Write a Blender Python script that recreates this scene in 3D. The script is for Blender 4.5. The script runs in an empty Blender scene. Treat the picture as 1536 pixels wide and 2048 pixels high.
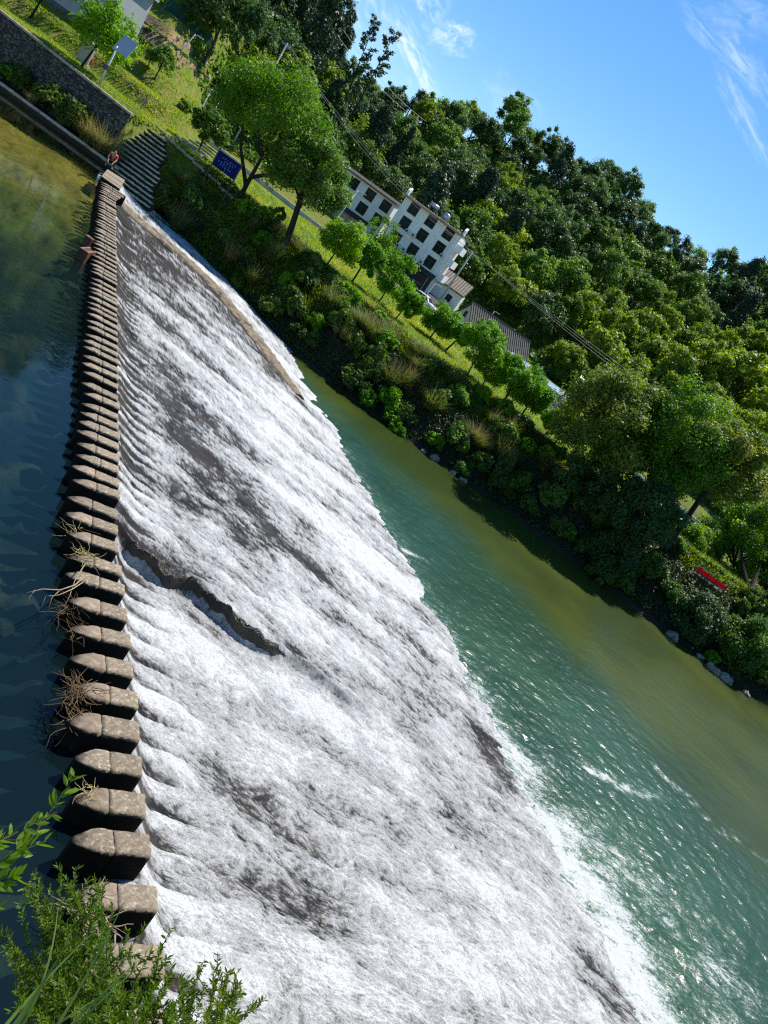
import bpy, math, random
import numpy as np
from mathutils import Vector, Matrix

SC = bpy.context.scene
COL = SC.collection
R = math.radians
RNG = np.random.default_rng(7)
random.seed(7)

# ------------------------------------------------------------------ camera
# Survey of the place: X along the far bank, Y away from the viewer, Z up; z = 0 is the top of the stepping stones.
F_PX = 1537.0
ROLL = math.atan2(.588, .81)
CR, SR = math.cos(ROLL), math.sin(ROLL)
CAM_H = 9.0
PITCH = math.atan(485.4 / F_PX)


def ray(px, py):
    qx, qy = px - 768.0, py - 1024.0
    a = qx * CR + qy * SR
    b = -qx * SR + qy * CR
    cp, sp = math.cos(PITCH), math.sin(PITCH)
    return np.array([a, F_PX * cp - b * sp, -F_PX * sp - b * cp])


def onz(px, py, z):
    r = ray(px, py)
    t = (z - CAM_H) / r[2]
    return np.array([r[0] * t, r[1] * t, z])


def onY(px, py, Y):
    r = ray(px, py)
    t = Y / r[1]
    return np.array([r[0] * t, Y, CAM_H + r[2] * t])


WD = np.array([-0.536, 0.8442])      # along the weir
PD = np.array([0.8442, 0.536])       # downstream, across the weir


def st(s, t):
    return s * WD[0] + t * PD[0], s * WD[1] + t * PD[1]


cam = bpy.data.cameras.new('camera')
cam_ob = bpy.data.objects.new('camera', cam)
COL.objects.link(cam_ob)
cam.sensor_fit = 'VERTICAL'
cam.sensor_height = 36.0
cam.lens = 36.0 * F_PX / 2048.0
cam.clip_start = 0.1
cam.clip_end = 4000
_F = Vector((0, math.cos(PITCH), -math.sin(PITCH)))
_U = Vector((0, math.sin(PITCH), math.cos(PITCH)))
_R = Vector((1, 0, 0))
_X = _R * CR + _U * SR
_Y = -_R * SR + _U * CR
m = Matrix((_X, _Y, -_F)).transposed().to_4x4()
m.translation = Vector((0, 0, CAM_H))
cam_ob.matrix_world = m
SC.camera = cam_ob

SC.view_settings.view_transform = 'Standard'
SC.view_settings.look = 'None'
SC.view_settings.exposure = 0.45
SC.view_settings.gamma = 1.0
SC.cycles.max_bounces = 6
SC.cycles.diffuse_bounces = 3
SC.cycles.glossy_bounces = 3
SC.cycles.transmission_bounces = 4
SC.cycles.transparent_max_bounces = 8
SC.cycles.use_denoising = False
SC.cycles.pixel_filter_type = 'BLACKMAN_HARRIS'
SC.cycles.filter_width = 1.25
SC.cycles.use_adaptive_sampling = False
SC.cycles.sample_clamp_indirect = 6

# ------------------------------------------------------------------ numpy noise
_P = np.random.default_rng(3).permutation(512).astype(np.int64)
_P = np.concatenate([_P, _P, _P])
_GA = np.random.default_rng(4).uniform(0, 2 * np.pi, 512)
_GX, _GY = np.cos(_GA), np.sin(_GA)


def pn(x, y, seed=0):
    x = np.asarray(x, float) + seed * 37.31
    y = np.asarray(y, float) + seed * 11.77
    xi, yi = np.floor(x).astype(np.int64), np.floor(y).astype(np.int64)
    fx, fy = x - xi, y - yi
    ux, uy = fx * fx * fx * (fx * (fx * 6 - 15) + 10), fy * fy * fy * (fy * (fy * 6 - 15) + 10)
    xi &= 511
    yi &= 511

    def g(ix, iy, dx, dy):
        h = _P[_P[ix & 511] + (iy & 511)]
        return _GX[h] * dx + _GY[h] * dy
    a = g(xi, yi, fx, fy)
    b = g(xi + 1, yi, fx - 1, fy)
    c = g(xi, yi + 1, fx, fy - 1)
    d = g(xi + 1, yi + 1, fx - 1, fy - 1)
    return 1.5 * ((a + (b - a) * ux) * (1 - uy) + (c + (d - c) * ux) * uy)


def fbm(x, y, o=4, seed=0, gain=.5):
    v, amp = 0.0, 1.0
    for i in range(o):
        v = v + amp * pn(x, y, seed + i * 3)
        x, y, amp = x * 2.03, y * 2.03, amp * gain
    return v


def ss(a, b, x):
    u = np.clip((np.asarray(x, float) - a) / (b - a), 0, 1)
    return u * u * (3 - 2 * u)


# ------------------------------------------------------------------ mesh helpers
def mesh(name, V, F, mat=None, smooth=False, attrs=None):
    """V (n,3); F an (m,k) int array or a list of such arrays"""
    Fs = F if isinstance(F, list) and len(F) and isinstance(F[0], np.ndarray) else [np.asarray(F)]
    V = np.asarray(V, np.float32)
    me = bpy.data.meshes.new(name)
    me.vertices.add(len(V))
    me.vertices.foreach_set('co', V.ravel())
    tot = np.concatenate([np.full(len(f), f.shape[1], np.int32) for f in Fs])
    loops = np.concatenate([f.ravel() for f in Fs]).astype(np.int32)
    me.loops.add(len(loops))
    me.loops.foreach_set('vertex_index', loops)
    me.polygons.add(len(tot))
    me.polygons.foreach_set('loop_start', np.concatenate([[0], np.cumsum(tot)[:-1]]).astype(np.int32))
    me.polygons.foreach_set('loop_total', tot)
    if smooth:
        me.polygons.foreach_set('use_smooth', np.ones(len(tot), bool))
    for k, a in (attrs or {}).items():
        at = me.attributes.new(k, 'FLOAT', 'POINT')
        at.data.foreach_set('value', np.asarray(a, np.float32).ravel())
    me.update(calc_edges=True)
    me.validate()
    if mat:
        me.materials.append(mat)
    return me


def obj(name, me, parent=None, loc=None, rz=None):
    o = bpy.data.objects.new(name, me)
    COL.objects.link(o)
    if parent is not None:
        o.parent = parent
    if loc is not None:
        o.location = [float(c) for c in loc]
    if rz is not None:
        o.rotation_euler = (0, 0, rz)
    return o


def tag(o, label, cat, group=None):
    o['label'] = label
    o['category'] = cat
    if group:
        o['group'] = group
    return o


def empty(name, loc=(0, 0, 0), rz=0.0):
    o = bpy.data.objects.new(name, None)
    o.empty_display_size = .3
    COL.objects.link(o)
    o.location = [float(c) for c in loc]
    o.rotation_euler = (0, 0, rz)
    return o


def struct(name, me, kind='structure'):
    o = obj(name, me)
    o['kind'] = kind
    return o


def dup(root, name=None):
    r = root.copy()
    COL.objects.link(r)
    for ch in list(root.children):
        c = ch.copy()
        COL.objects.link(c)
        c.parent = r
        for g in list(ch.children):
            d = g.copy()
            COL.objects.link(d)
            d.parent = c
    return r


class MB:
    """collects shapes; .build links them as one mesh object"""

    def __init__(s):
        s.v, s.f = [], []

    def add(s, vs, fs):
        o = len(s.v)
        s.v += [tuple(map(float, p)) for p in vs]
        s.f += [tuple(i + o for i in f) for f in fs]
        return s

    def box(s, c, d, rz=0.0, taper=1.0):
        x, y, z = d[0] / 2, d[1] / 2, d[2] / 2
        vs = []
        for sz, k in ((-z, 1.0), (z, taper)):
            for sx, sy in ((-x, -y), (x, -y), (x, y), (-x, y)):
                px, py = sx * k, sy * k
                vs.append((c[0] + px * math.cos(rz) - py * math.sin(rz), c[1] + px * math.sin(rz) + py * math.cos(rz), c[2] + sz))
        return s.add(vs, [(3, 2, 1, 0), (4, 5, 6, 7), (0, 1, 5, 4), (1, 2, 6, 5), (2, 3, 7, 6), (3, 0, 4, 7)])

    def tube(s, pts, rad, n=8, cap=True):
        pts = [np.array(p, float) for p in pts]
        rad = rad if hasattr(rad, '__len__') else [rad] * len(pts)
        vs, fs = [], []
        ref = np.array([0.31, 0.17, 0.93])
        for i, p in enumerate(pts):
            t = pts[min(i + 1, len(pts) - 1)] - pts[max(i - 1, 0)]
            t = t / (np.linalg.norm(t) + 1e-9)
            if abs(t @ ref) > .95:
                ref = np.array([1., 0.1, 0])
            u = np.cross(t, ref)
            u /= np.linalg.norm(u)
            w = np.cross(t, u)
            for k in range(n):
                a = 2 * math.pi * k / n
                vs.append(p + rad[i] * (math.cos(a) * u + math.sin(a) * w))
        for i in range(len(pts) - 1):
            for k in range(n):
                fs.append((i * n + k, i * n + (k + 1) % n, (i + 1) * n + (k + 1) % n, (i + 1) * n + k))
        if cap:
            fs.append(tuple(range(n - 1, -1, -1)))
            fs.append(tuple((len(pts) - 1) * n + k for k in range(n)))
        return s.add(vs, fs)

    def prism(s, poly, y0, y1):
        """poly of (x, z), extruded along y"""
        n = len(poly)
        vs = [(x, y0, z) for x, z in poly] + [(x, y1, z) for x, z in poly]
        fs = [tuple(range(n)), tuple(range(2 * n - 1, n - 1, -1))]
        fs += [(i, i + n, (i + 1) % n + n, (i + 1) % n) for i in range(n)]
        return s.add(vs, fs)

    def mesh(s, name, mat, smooth=False):
        me = bpy.data.meshes.new(name)
        me.from_pydata(s.v, [], s.f)
        me.update()
        me.validate()
        if smooth:
            me.polygons.foreach_set('use_smooth', [True] * len(me.polygons))
        if mat:
            me.materials.append(mat)
        return me

    def build(s, name, mat, parent=None, smooth=False, loc=None, rz=None):
        return obj(name, s.mesh(name, mat, smooth), parent, loc, rz)


def bevel(o, w=.02, seg=2):
    b = o.modifiers.new('bevel', 'BEVEL')
    b.width = w
    b.segments = seg
    b.limit_method = 'ANGLE'
    return o


def gridfaces(nu, nv, flip=False):
    i = np.arange((nu - 1) * (nv - 1))
    a = (i // (nv - 1)) * nv + i % (nv - 1)
    q = [a, a + nv, a + nv + 1, a + 1]
    return np.stack(q[::-1] if flip else q, 1)


# ------------------------------------------------------------------ material helpers
def new_mat(name):
    ma = bpy.data.materials.new(name)
    ma.use_nodes = True
    nt = ma.node_tree
    nt.nodes.clear()
    return ma, nt


class NT:
    def __init__(s, nt):
        s.t = nt

    def n(s, typ, **kw):
        nd = s.t.nodes.new(typ)
        for k, v in kw.items():
            if k == 'inp':
                for i, x in v.items():
                    s.put(nd.inputs[i], x)
            else:
                setattr(nd, k, v)
        return nd

    def put(s, sock, x):
        if isinstance(x, bpy.types.NodeSocket):
            s.t.links.new(x, sock)
        else:
            if sock.type == 'RGBA' and len(x) == 3:
                x = (*x, 1)
            sock.default_value = x

    def math(s, op, a, b=0.0, c=None, clamp=False):
        nd = s.n('ShaderNodeMath', operation=op, use_clamp=clamp)
        s.put(nd.inputs[0], a)
        s.put(nd.inputs[1], b)
        if c is not None:
            s.put(nd.inputs[2], c)
        return nd.outputs[0]

    def mix(s, fac, a, b):
        nd = s.n('ShaderNodeMix', data_type='RGBA')
        s.put(nd.inputs[0], fac)
        s.put(nd.inputs[6], a)
        s.put(nd.inputs[7], b)
        return nd.outputs[2]

    def rng(s, x, a, b, c=0.0, d=1.0, smooth=True):
        nd = s.n('ShaderNodeMapRange', interpolation_type='SMOOTHSTEP' if smooth else 'LINEAR')
        for i, v in enumerate((x, a, b, c, d)):
            s.put(nd.inputs[i], v)
        return nd.outputs[0]

    def noise(s, vec, scale, detail=4, rough=.55, dist=0.0):
        nd = s.n('ShaderNodeTexNoise')
        if vec is not None:
            s.put(nd.inputs['Vector'], vec)
        nd.inputs['Scale'].default_value = scale
        nd.inputs['Detail'].default_value = detail
        nd.inputs['Roughness'].default_value = rough
        nd.inputs['Distortion'].default_value = dist
        return nd.outputs[0]

    def map(s, vec, scale=(1, 1, 1), rot=(0, 0, 0), loc=(0, 0, 0)):
        nd = s.n('ShaderNodeMapping')
        s.put(nd.inputs[0], vec)
        nd.inputs[1].default_value = loc
        nd.inputs[2].default_value = rot
        nd.inputs[3].default_value = scale
        return nd.outputs[0]

    def bump(s, h, strength=.5, dist=.05, nrm=None):
        nd = s.n('ShaderNodeBump')
        s.put(nd.inputs['Height'], h)
        s.put(nd.inputs['Strength'], strength)
        nd.inputs['Distance'].default_value = dist
        if nrm is not None:
            s.put(nd.inputs['Normal'], nrm)
        return nd.outputs[0]

    def out(s, sh):
        o = s.n('ShaderNodeOutputMaterial')
        s.t.links.new(sh, o.inputs[0])

    def attr(s, name):
        return s.n('ShaderNodeAttribute', attribute_name=name).outputs['Fac']

    def obco(s):
        return s.n('ShaderNodeTexCoord').outputs['Object']


def rough_mat(name, c1, c2, scale=3.0, rough=.8, bump=.4, dist=.03, c3=None, s3=.6, spec=.3, metallic=0.0, rand=0.0):
    """a matt two-tone material with grain; c3 adds broad stains"""
    ma, nt = new_mat(name)
    N = NT(nt)
    co = N.obco()
    n1 = N.noise(co, scale, 8, .65)
    col = N.mix(N.rng(n1, .35, .65), c1, c2)
    if c3 is not None:
        n2 = N.noise(co, s3, 5, .6, .5)
        col = N.mix(N.rng(n2, .5, .68), col, c3)
    if rand:
        oi = N.n('ShaderNodeObjectInfo').outputs['Random']
        hs = N.n('ShaderNodeHueSaturation', inp={'Color': col})
        N.put(hs.inputs['Value'], N.rng(oi, 0, 1, 1 - rand, 1 + rand, False))
        col = hs.outputs[0]
    p = N.n('ShaderNodeBsdfPrincipled', inp={'Base Color': col, 'Roughness': rough, 'Specular IOR Level': spec, 'Metallic': metallic})
    if bump:
        n3 = N.noise(co, scale * 3, 6, .7)
        N.put(p.inputs['Normal'], N.bump(N.math('ADD', n1, n3), bump, dist))
    N.out(p.outputs[0])
    return ma


def leaf_mat(name, c1, c2, trans=.35, rand=.25, c3=None):
    """foliage: two leaf colours mixed per leaf, plus a difference from plant to plant"""
    ma, nt = new_mat(name)
    N = NT(nt)
    v = N.attr('v')
    col = N.mix(v, c1, c2)
    if c3 is not None:
        col = N.mix(N.rng(v, .86, .95), col, c3)
    oi = N.n('ShaderNodeObjectInfo').outputs['Random']
    hs = N.n('ShaderNodeHueSaturation', inp={'Color': col})
    N.put(hs.inputs['Value'], N.rng(oi, 0, 1, 1 - rand, 1 + rand, False))
    N.put(hs.inputs['Hue'], N.rng(oi, 0, 1, .512, .488, False))
    col = hs.outputs[0]
    p = N.n('ShaderNodeBsdfPrincipled', inp={'Base Color': col, 'Roughness': .5, 'Specular IOR Level': .35})
    t = N.n('ShaderNodeBsdfTranslucent')
    hs2 = N.n('ShaderNodeHueSaturation', inp={'Color': col, 'Hue': .494, 'Saturation': 1.1, 'Value': 1.55})
    N.put(t.inputs[0], hs2.outputs[0])
    mx = N.n('ShaderNodeMixShader', inp={0: trans})
    nt.links.new(p.outputs[0], mx.inputs[1])
    nt.links.new(t.outputs[0], mx.inputs[2])
    N.out(mx.outputs[0])
    return ma


def plain(name, c, rough=.5, metallic=0.0, spec=.5):
    ma, nt = new_mat(name)
    N = NT(nt)
    n1 = N.noise(N.obco(), 6, 5, .6)
    col = N.mix(N.rng(n1, .3, .7, 0, .25), c, tuple(x * .7 for x in c))
    p = N.n('ShaderNodeBsdfPrincipled', inp={'Base Color': col, 'Roughness': rough, 'Metallic': metallic, 'Specular IOR Level': spec})
    N.out(p.outputs[0])
    return ma


# ------------------------------------------------------------------ light
SUN = Vector((0.48, 0.88, 0)).normalized() * math.cos(R(58)) + Vector((0, 0, math.sin(R(58))))
sl = bpy.data.lights.new('sun', 'SUN')
sl.energy = 4.8
sl.angle = R(.53)
sl.color = (1.0, .945, .86)
so = bpy.data.objects.new('sun', sl)
COL.objects.link(so)
so.rotation_euler = SUN.to_track_quat('Z', 'Y').to_euler()
so.location = (60, 60, 120)

w = bpy.data.worlds.new('World')
SC.world = w
w.use_nodes = True
nt = w.node_tree
nt.nodes.clear()
N = NT(nt)
sky = N.n('ShaderNodeTexSky', sky_type='NISHITA', sun_disc=False, sun_elevation=R(58), sun_rotation=math.atan2(.48, .88),
          air_density=1.0, dust_density=.3, ozone_density=2.2, altitude=200)
hs = N.n('ShaderNodeHueSaturation', inp={'Color': sky.outputs[0], 'Saturation': 1.34, 'Value': 1.0})
co = N.n('ShaderNodeTexCoord').outputs['Generated']
sx = N.n('ShaderNodeSeparateXYZ', inp={0: co})
yy = N.math('MAXIMUM', sx.outputs[1], .05)
cu = N.math('DIVIDE', sx.outputs[0], yy)
cv = N.math('DIVIDE', sx.outputs[2], yy)
uv = N.n('ShaderNodeCombineXYZ', inp={0: cu, 1: cv}).outputs[0]


def wisp(px, py, dx, dy, length, width, amt, seed):
    """a cirrus wisp about the direction seen at (px, py), running along (dx, dy)"""
    r0, r1 = ray(px, py), ray(px + dx, py + dy)
    u0 = np.array([r0[0] / r0[1], r0[2] / r0[1]])
    u1 = np.array([r1[0] / r1[1], r1[2] / r1[1]])
    ang = math.atan2(*(u1 - u0)[::-1])
    c, s_ = math.cos(ang), math.sin(ang)
    du = N.math('SUBTRACT', cu, float(u0[0]))
    dv = N.math('SUBTRACT', cv, float(u0[1]))
    al = N.math('ADD', N.math('MULTIPLY', du, c), N.math('MULTIPLY', dv, s_))
    ac = N.math('SUBTRACT', N.math('MULTIPLY', dv, c), N.math('MULTIPLY', du, s_))
    vec = N.n('ShaderNodeCombineXYZ', inp={0: N.math('MULTIPLY', al, 1 / length), 1: N.math('MULTIPLY', ac, 1 / width), 2: seed}).outputs[0]
    wob = N.noise(vec, .9, 3, .5)
    ac2 = N.math('ADD', N.math('MULTIPLY', ac, 1 / width), N.math('MULTIPLY', N.math('SUBTRACT', wob, .5), 2.6))
    rr = N.math('ADD', N.math('POWER', N.math('MULTIPLY', al, 1 / length), 2.0), N.math('POWER', ac2, 2.0))
    mask = N.rng(rr, 1.0, 0.0)
    fib = N.noise(vec, 2.2, 7, .62, .6)
    return N.math('MULTIPLY', N.math('MULTIPLY', mask, N.rng(fib, .36, .74)), amt)


tot = None
for a in ((832, 125, 60, 115, .075, .018, .85, 1.0), (905, 78, 60, 20, .035, .022, .6, 2.0), (850, 5, 30, 50, .045, .02, .5, 3.0),
          (1455, 100, 70, 70, .085, .016, .34, 4.0), (1500, 140, 40, 60, .06, .02, .26, 9.0), (1490, 240, 40, 80, .085, .013, .3, 5.0), (740, 20, 20, 60, .07, .03, .35, 6.0),
          (1020, 200, 30, 30, .05, .02, .2, 7.0), (1480, 40, 60, 20, .06, .03, .2, 8.0)):
    x = wisp(*a)
    tot = x if tot is None else N.math('MAXIMUM', tot, x)
skyc = N.mix(tot, hs.outputs[0], (7.6, 8.2, 9.0))
bg = N.n('ShaderNodeBackground', inp={0: skyc, 1: .115})
o = N.n('ShaderNodeOutputWorld')
nt.links.new(bg.outputs[0], o.inputs[0])
# ================================================================== terrain
def zt_of(X):          # height of the bank top
    return np.interp(X, [-60, -48, -28, -20, -13, 0, 20, 60], [4.4, 4.2, 3.4, 2.8, 2.1, 1.9, 1.6, 1.6])


def y0_of(X):          # water's edge of the natural bank
    return np.interp(X, [-34, -28, -22, -16, -8, 6, 20, 34, 60], [60.4, 61.2, 61.6, 60.2, 57.8, 58.2, 56.6, 57.0, 57.5])


AZ_K = np.radians([-60, -44, -33, -26, -21, -19, -17, -12, -5, 2, 8, 11, 16, 24, 40])
AZ_E = np.radians([15, 14, 12.0, 8.6, 5.4, 4.0, 3.8, 6.0, 8.4, 8.6, 8.7, 9.6, 11, 12, 12])
AZ_F = [122, 122, 121, 118, 126, 134, 138, 142, 142, 141, 140, 138, 136, 134, 130]
R_RIDGE = 238.0


def ground(X, Y):
    X = np.asarray(X, float)
    Y = np.asarray(Y, float)
    zt = zt_of(X)
    y0 = y0_of(X)
    d = Y - y0
    nz = fbm(X * .16, Y * .22, 3, 5) * .38
    # natural bank, right of the steps
    nat = np.interp(d, [-8, -2.5, -.4, .6, 2.2, 4.6, 7.2], [-5.8, -4.8, -3.75, -3.1, -1.5, .25, 1.0]) + np.clip(d - 2, 0, 5) / 5 * (zt - 1.2)
    nat = np.minimum(nat + nz * ss(-1.5, 2.0, d) * (1 - ss(6, 9, d)), zt + .12)
    # walled bank, left of the steps: ledge, then the retaining wall
    wall = np.where(Y < 60.3, -2.2, np.where(Y < 62.3, -.02, zt))
    wall = np.where((Y >= 62.2) & (Y < 63.0), -.02 + (zt + .02) * ss(62.45, 62.9, Y), wall)
    k = ss(-35.2, -33.0, X)
    base = wall * (1 - k) + nat * k
    stair = ss(-38, -36.6, X) * (1 - ss(-28.6, -26.4, X)) * (1 - ss(66.0, 66.9, Y))
    base = np.where(stair > 0, np.minimum(base, base * (1 - stair) + stair * (-1.15 + .60 * (Y - 59.4))), base)
    # behind the bank top
    zr = 1.87 + np.clip(-6.8 - X, -40, 60) * .034
    zb = zt + (zr - zt) * ss(70, 98, Y)
    left = ss(-.43, -.57, X / np.maximum(Y, 1)) * np.clip(Y - 66, 0, 60) * .29
    terr = np.floor(left / 1.6) * 1.6 + 1.6 * ss(.72, 1.0, left / 1.6 - np.floor(left / 1.6))
    zb = zb + terr
    zb = zb + np.clip(Y - 108, 0, 28) / 28 * 1.5 * ss(-.62, -.5, X / np.maximum(Y, 1))
    zz = np.where(d > 7.0, np.where(Y > 63, zb, base), base)
    zz = np.where((X < -35) & (Y >= 63.0), zb, zz)
    # the wooded hill
    r = np.hypot(X, Y)
    az = np.arctan2(X, Y)
    rf = np.interp(az, AZ_K, AZ_F)
    zrg = CAM_H + R_RIDGE * np.tan(np.interp(az, AZ_K, AZ_E))
    u = (r - rf) / (R_RIDGE - rf)
    lump = 3.2 * pn(az * 14, r * .02, 9) + 1.5 * pn(az * 40, r * .05, 12)
    hill = np.where(u <= 1, (zrg - 4) * np.clip(u, 0, 1) ** .92, (zrg - 4) - (u - 1) * 30) + lump * np.clip(u * 2, 0, 1)
    return np.where(u > 0, np.maximum(zz + hill, -10), zz)


gx = np.unique(np.concatenate([np.arange(-300, -60, 4.), np.arange(-60, 46, .6), np.arange(46, 80, 2.), np.arange(80, 260, 5.)]))
gy = np.unique(np.concatenate([np.arange(50, 58, .8), np.arange(58, 66, .2), np.arange(66, 112, 1.), np.arange(112, 330, 3.)]))
GX, GY = np.meshgrid(gx, gy, indexing='ij')
GZ = ground(GX, GY)
V = np.stack([GX.ravel(), GY.ravel(), GZ.ravel()], 1)

ma, nt = new_mat('ground_soil')
N = NT(nt)
co = N.obco()
n1 = N.noise(co, .55, 8, .6, .3)
n2 = N.noise(co, 3.5, 6, .7)
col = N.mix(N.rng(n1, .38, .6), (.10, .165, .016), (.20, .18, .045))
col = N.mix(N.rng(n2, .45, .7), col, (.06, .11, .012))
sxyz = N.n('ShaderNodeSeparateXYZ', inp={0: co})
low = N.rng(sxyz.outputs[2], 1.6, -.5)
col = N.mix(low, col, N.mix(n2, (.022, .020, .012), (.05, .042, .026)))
p = N.n('ShaderNodeBsdfPrincipled', inp={'Base Color': col, 'Roughness': .95, 'Specular IOR Level': .1})
N.put(p.inputs['Normal'], N.bump(N.math('ADD', n1, n2), .8, .12))
N.out(p.outputs[0])
M_SOIL = ma
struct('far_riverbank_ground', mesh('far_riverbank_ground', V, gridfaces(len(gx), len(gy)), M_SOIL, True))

# far hill seen in the dip of the ridge
a = np.linspace(-.42, -.16, 60)
rr = np.linspace(520, 900, 24)
A, RR = np.meshgrid(a, rr, indexing='ij')
u = (RR - 520) / 380
HZ = 5 + 82 * np.sin(np.clip(u * 1.6, 0, 1) * np.pi / 2) * (1 - .25 * np.abs(A + .30) / .13) + 5 * fbm(A * 60, RR * .02, 4, 3)
V = np.stack([RR * np.sin(A), RR * np.cos(A), HZ], 2).reshape(-1, 3)
struct('distant_hill', mesh('distant_hill', V, gridfaces(60, 24), rough_mat('distant_wood', (.045, .085, .06), (.02, .045, .04), .12, .9, 1.0, 3.0), False))

# near bank below the viewer (only its edge can be seen)
sv = np.linspace(-22, 5.6, 40)
tv = np.linspace(-25, 30, 60)
S_, T_ = np.meshgrid(sv, tv, indexing='ij')
Xn, Yn = st(S_, T_)
Zn = np.where(S_ > 4.0, -.2 - ss(4.0, 5.6, S_) * 4.5, np.interp(S_, [-22, -4, -1, 4.0], [7.6, 7.3, 6.5, .1]) * 1.0) - ss(5, 16, T_) * 3.2 * ss(-2, 3, S_) + .18 * fbm(S_ * .6, T_ * .6, 3, 8)
struct('near_riverbank_ground', mesh('near_riverbank_ground', np.stack([Xn, Yn, Zn], 2).reshape(-1, 3), gridfaces(40, 60, True), M_SOIL, True))

# ================================================================== the weir and its water
S_K = [5.0, 5.9, 7.6, 9, 10.5, 12, 13.6, 15, 16.5, 18, 57, 59, 62]
E_K = [5.0, 4.95, 4.85, 4.78, 4.73, 4.63, 4.52, 4.41, 4.38, 4.46, 4.50, 4.7, 4.9]
T_KS = [5.0, 5.9, 7.4, 9, 11.2, 12.8, 13.4, 15, 16.4, 18.5, 20.6, 22, 24, 28, 41, 57, 62]
T_K = [3.88, 3.83, 3.73, 3.65, 3.51, 3.41, 3.35, 3.33, 3.19, 3.29, 3.34, 3.42, 3.28, 3.29, 3.29, 3.41, 3.5]
def t_end(s): return np.interp(s, S_K, E_K)
def t_tip(s): return np.interp(s, T_KS, T_K)


STONES = [5.15, 5.93, 6.78, 7.59, 8.33, 9.06, 9.79, 10.51, 11.28, 12.05, 12.83, 13.6, 14.3, 15.08, 15.81, 16.5, 17.37, 18.1, 18.8, 19.46, 20.1,
          20.72, 21.4, 22.05, 22.75, 23.5, 24.25, 24.97, 25.75]
while STONES[-1] < 58.2:
    STONES.append(STONES[-1] + .738 + random.uniform(-.05, .05))
STONES = np.array(STONES)            # far edge of each stone; a stone is .36 deep
S_MID = STONES - .18

DIKE = np.array([(59.6, 4.8), (59.2, 7.5), (59.4, 10.2), (58.2, 12.9), (54.6, 14.8), (50.4, 16.4), (47.0, 17.4), (44.5, 18.2)])


def dike_dist(s, t):
    """distance to the dry rim of the apron, positive on the side of the side channel"""
    best = np.full(np.shape(s), 1e9)
    sgn = np.ones(np.shape(s))
    for (a0, b0), (a1, b1) in zip(DIKE[:-1], DIKE[1:]):
        dx, dy = a1 - a0, b1 - b0
        L2 = dx * dx + dy * dy
        u = np.clip(((s - a0) * dx + (t - b0) * dy) / L2, 0, 1)
        ex, ey = s - (a0 + u * dx), t - (b0 + u * dy)
        dd = np.hypot(ex, ey)
        cr = dx * (t - b0) - dy * (s - a0)
        upd = dd < best
        best = np.where(upd, dd, best)
        sgn = np.where(upd, np.where(cr < 0, 1.0, -1.0), sgn)
    return best * sgn


def ledge_s(t):
    return 17.0 - .33 * (t - 5.0) * (1 - .02 * t) + .18 * np.sin(t * 1.9)


def apron_z(s, t):
    te = t_end(s) - .05
    u = t - te
    z = -.52 - .30 * ss(0, 1.1, u) - .168 * np.clip(u - .4, 0, 30)
    z = z - (.32 * (1 - ss(9.0, 13.5, t)) + .12) * (1 - ss(-.25, .15, s - ledge_s(t))) * ss(-.1, .9, u)
    return z


smin, smax = 4.2, 69.0
NS, NTT = 1050, 820
sv = 1.0 / np.linspace(1 / smin, 1 / smax, NS)
S_, T_ = np.meshgrid(sv, np.linspace(0, 1, NTT) ** 1.06, indexing='ij')
T_ = (t_end(S_) - .42) * (1 - T_) + 22.4 * T_
DD = dike_dist(S_, T_)
gut = ss(.3, 1.4, DD) * (S_ > 44.5)
A_ = S_ + .24 * (T_ - 4.5)
B_ = T_
wx = .36 * fbm(A_ * .55, B_ * .4, 2, 1) + .11 * pn(A_ * 2.6, B_ * 1.5, 2)
wy = .22 * pn(A_ * 1.4, B_ * 1.0, 6)
band = fbm(A_ * .42, B_ * .11, 3, 11)
patch = fbm((A_ + wx) * .8, (B_ + wy) * .48, 4, 21, .58)
streak = fbm((A_ + wx) * 3.2, (B_ + wy) * 1.7, 4, 31, .62)
fine = fbm((A_ + wx * .7) * 11, (B_ + wy) * 5.2, 3, 41, .6)
vfine = pn((A_ + wx * .5) * 30, (B_ + wy) * 17, 51)
curl = 1 - np.abs(fbm((A_ + wx) * 6.5, (B_ + wy) * 3.6, 3, 61, .6)) * 1.6
curl2 = 1 - np.abs(pn((A_ + wx * .6) * 19, (B_ + wy) * 11, 71)) * 2.0

base = .60 + .13 * (1 - ss(13, 20, S_)) - .42 * ss(36, 58, S_) - .12 * ss(20, 30, S_) * (1 - ss(8, 13, T_))
base += .16 * ss(9, 15, T_) * ss(20, 26, S_) * (1 - ss(42, 52, S_))
for (cs, ct, ds, dt, am) in ((8.2, 8.9, .75, 1.6, -.42), (7.0, 6.9, .5, 1.0, -.2), (10.4, 8.3, .7, 1.8, -.22), (8.3, 19.3, 3.6, 1.5, -.40), (16.3, 19.6, 2.2, .9, -.5),
                             (21, 12, 2.6, 2.6, -.18), (16.2, 14.2, 1.0, 2.4, -.28), (26, 8.5, 4, 2, -.16), (13.2, 12, 1.6, 5, .16), (17, 6.5, 1.6, 1.2, -.1),
                             (6.0, 12.5, .6, 2.0, -.25), (11.8, 16.2, 1.0, 2.0, -.22), (30, 12, 4, 3, .12), (37, 14.5, 6, 2.4, .18)):
    base += am * np.exp(-((A_ - .24 * (ct - 4.5) * 0 - cs - .24 * (T_ - 4.5) + 0) ** 2 / ds ** 2 * 0 + (S_ - cs) ** 2 / ds ** 2 + (T_ - ct) ** 2 / dt ** 2))
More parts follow.
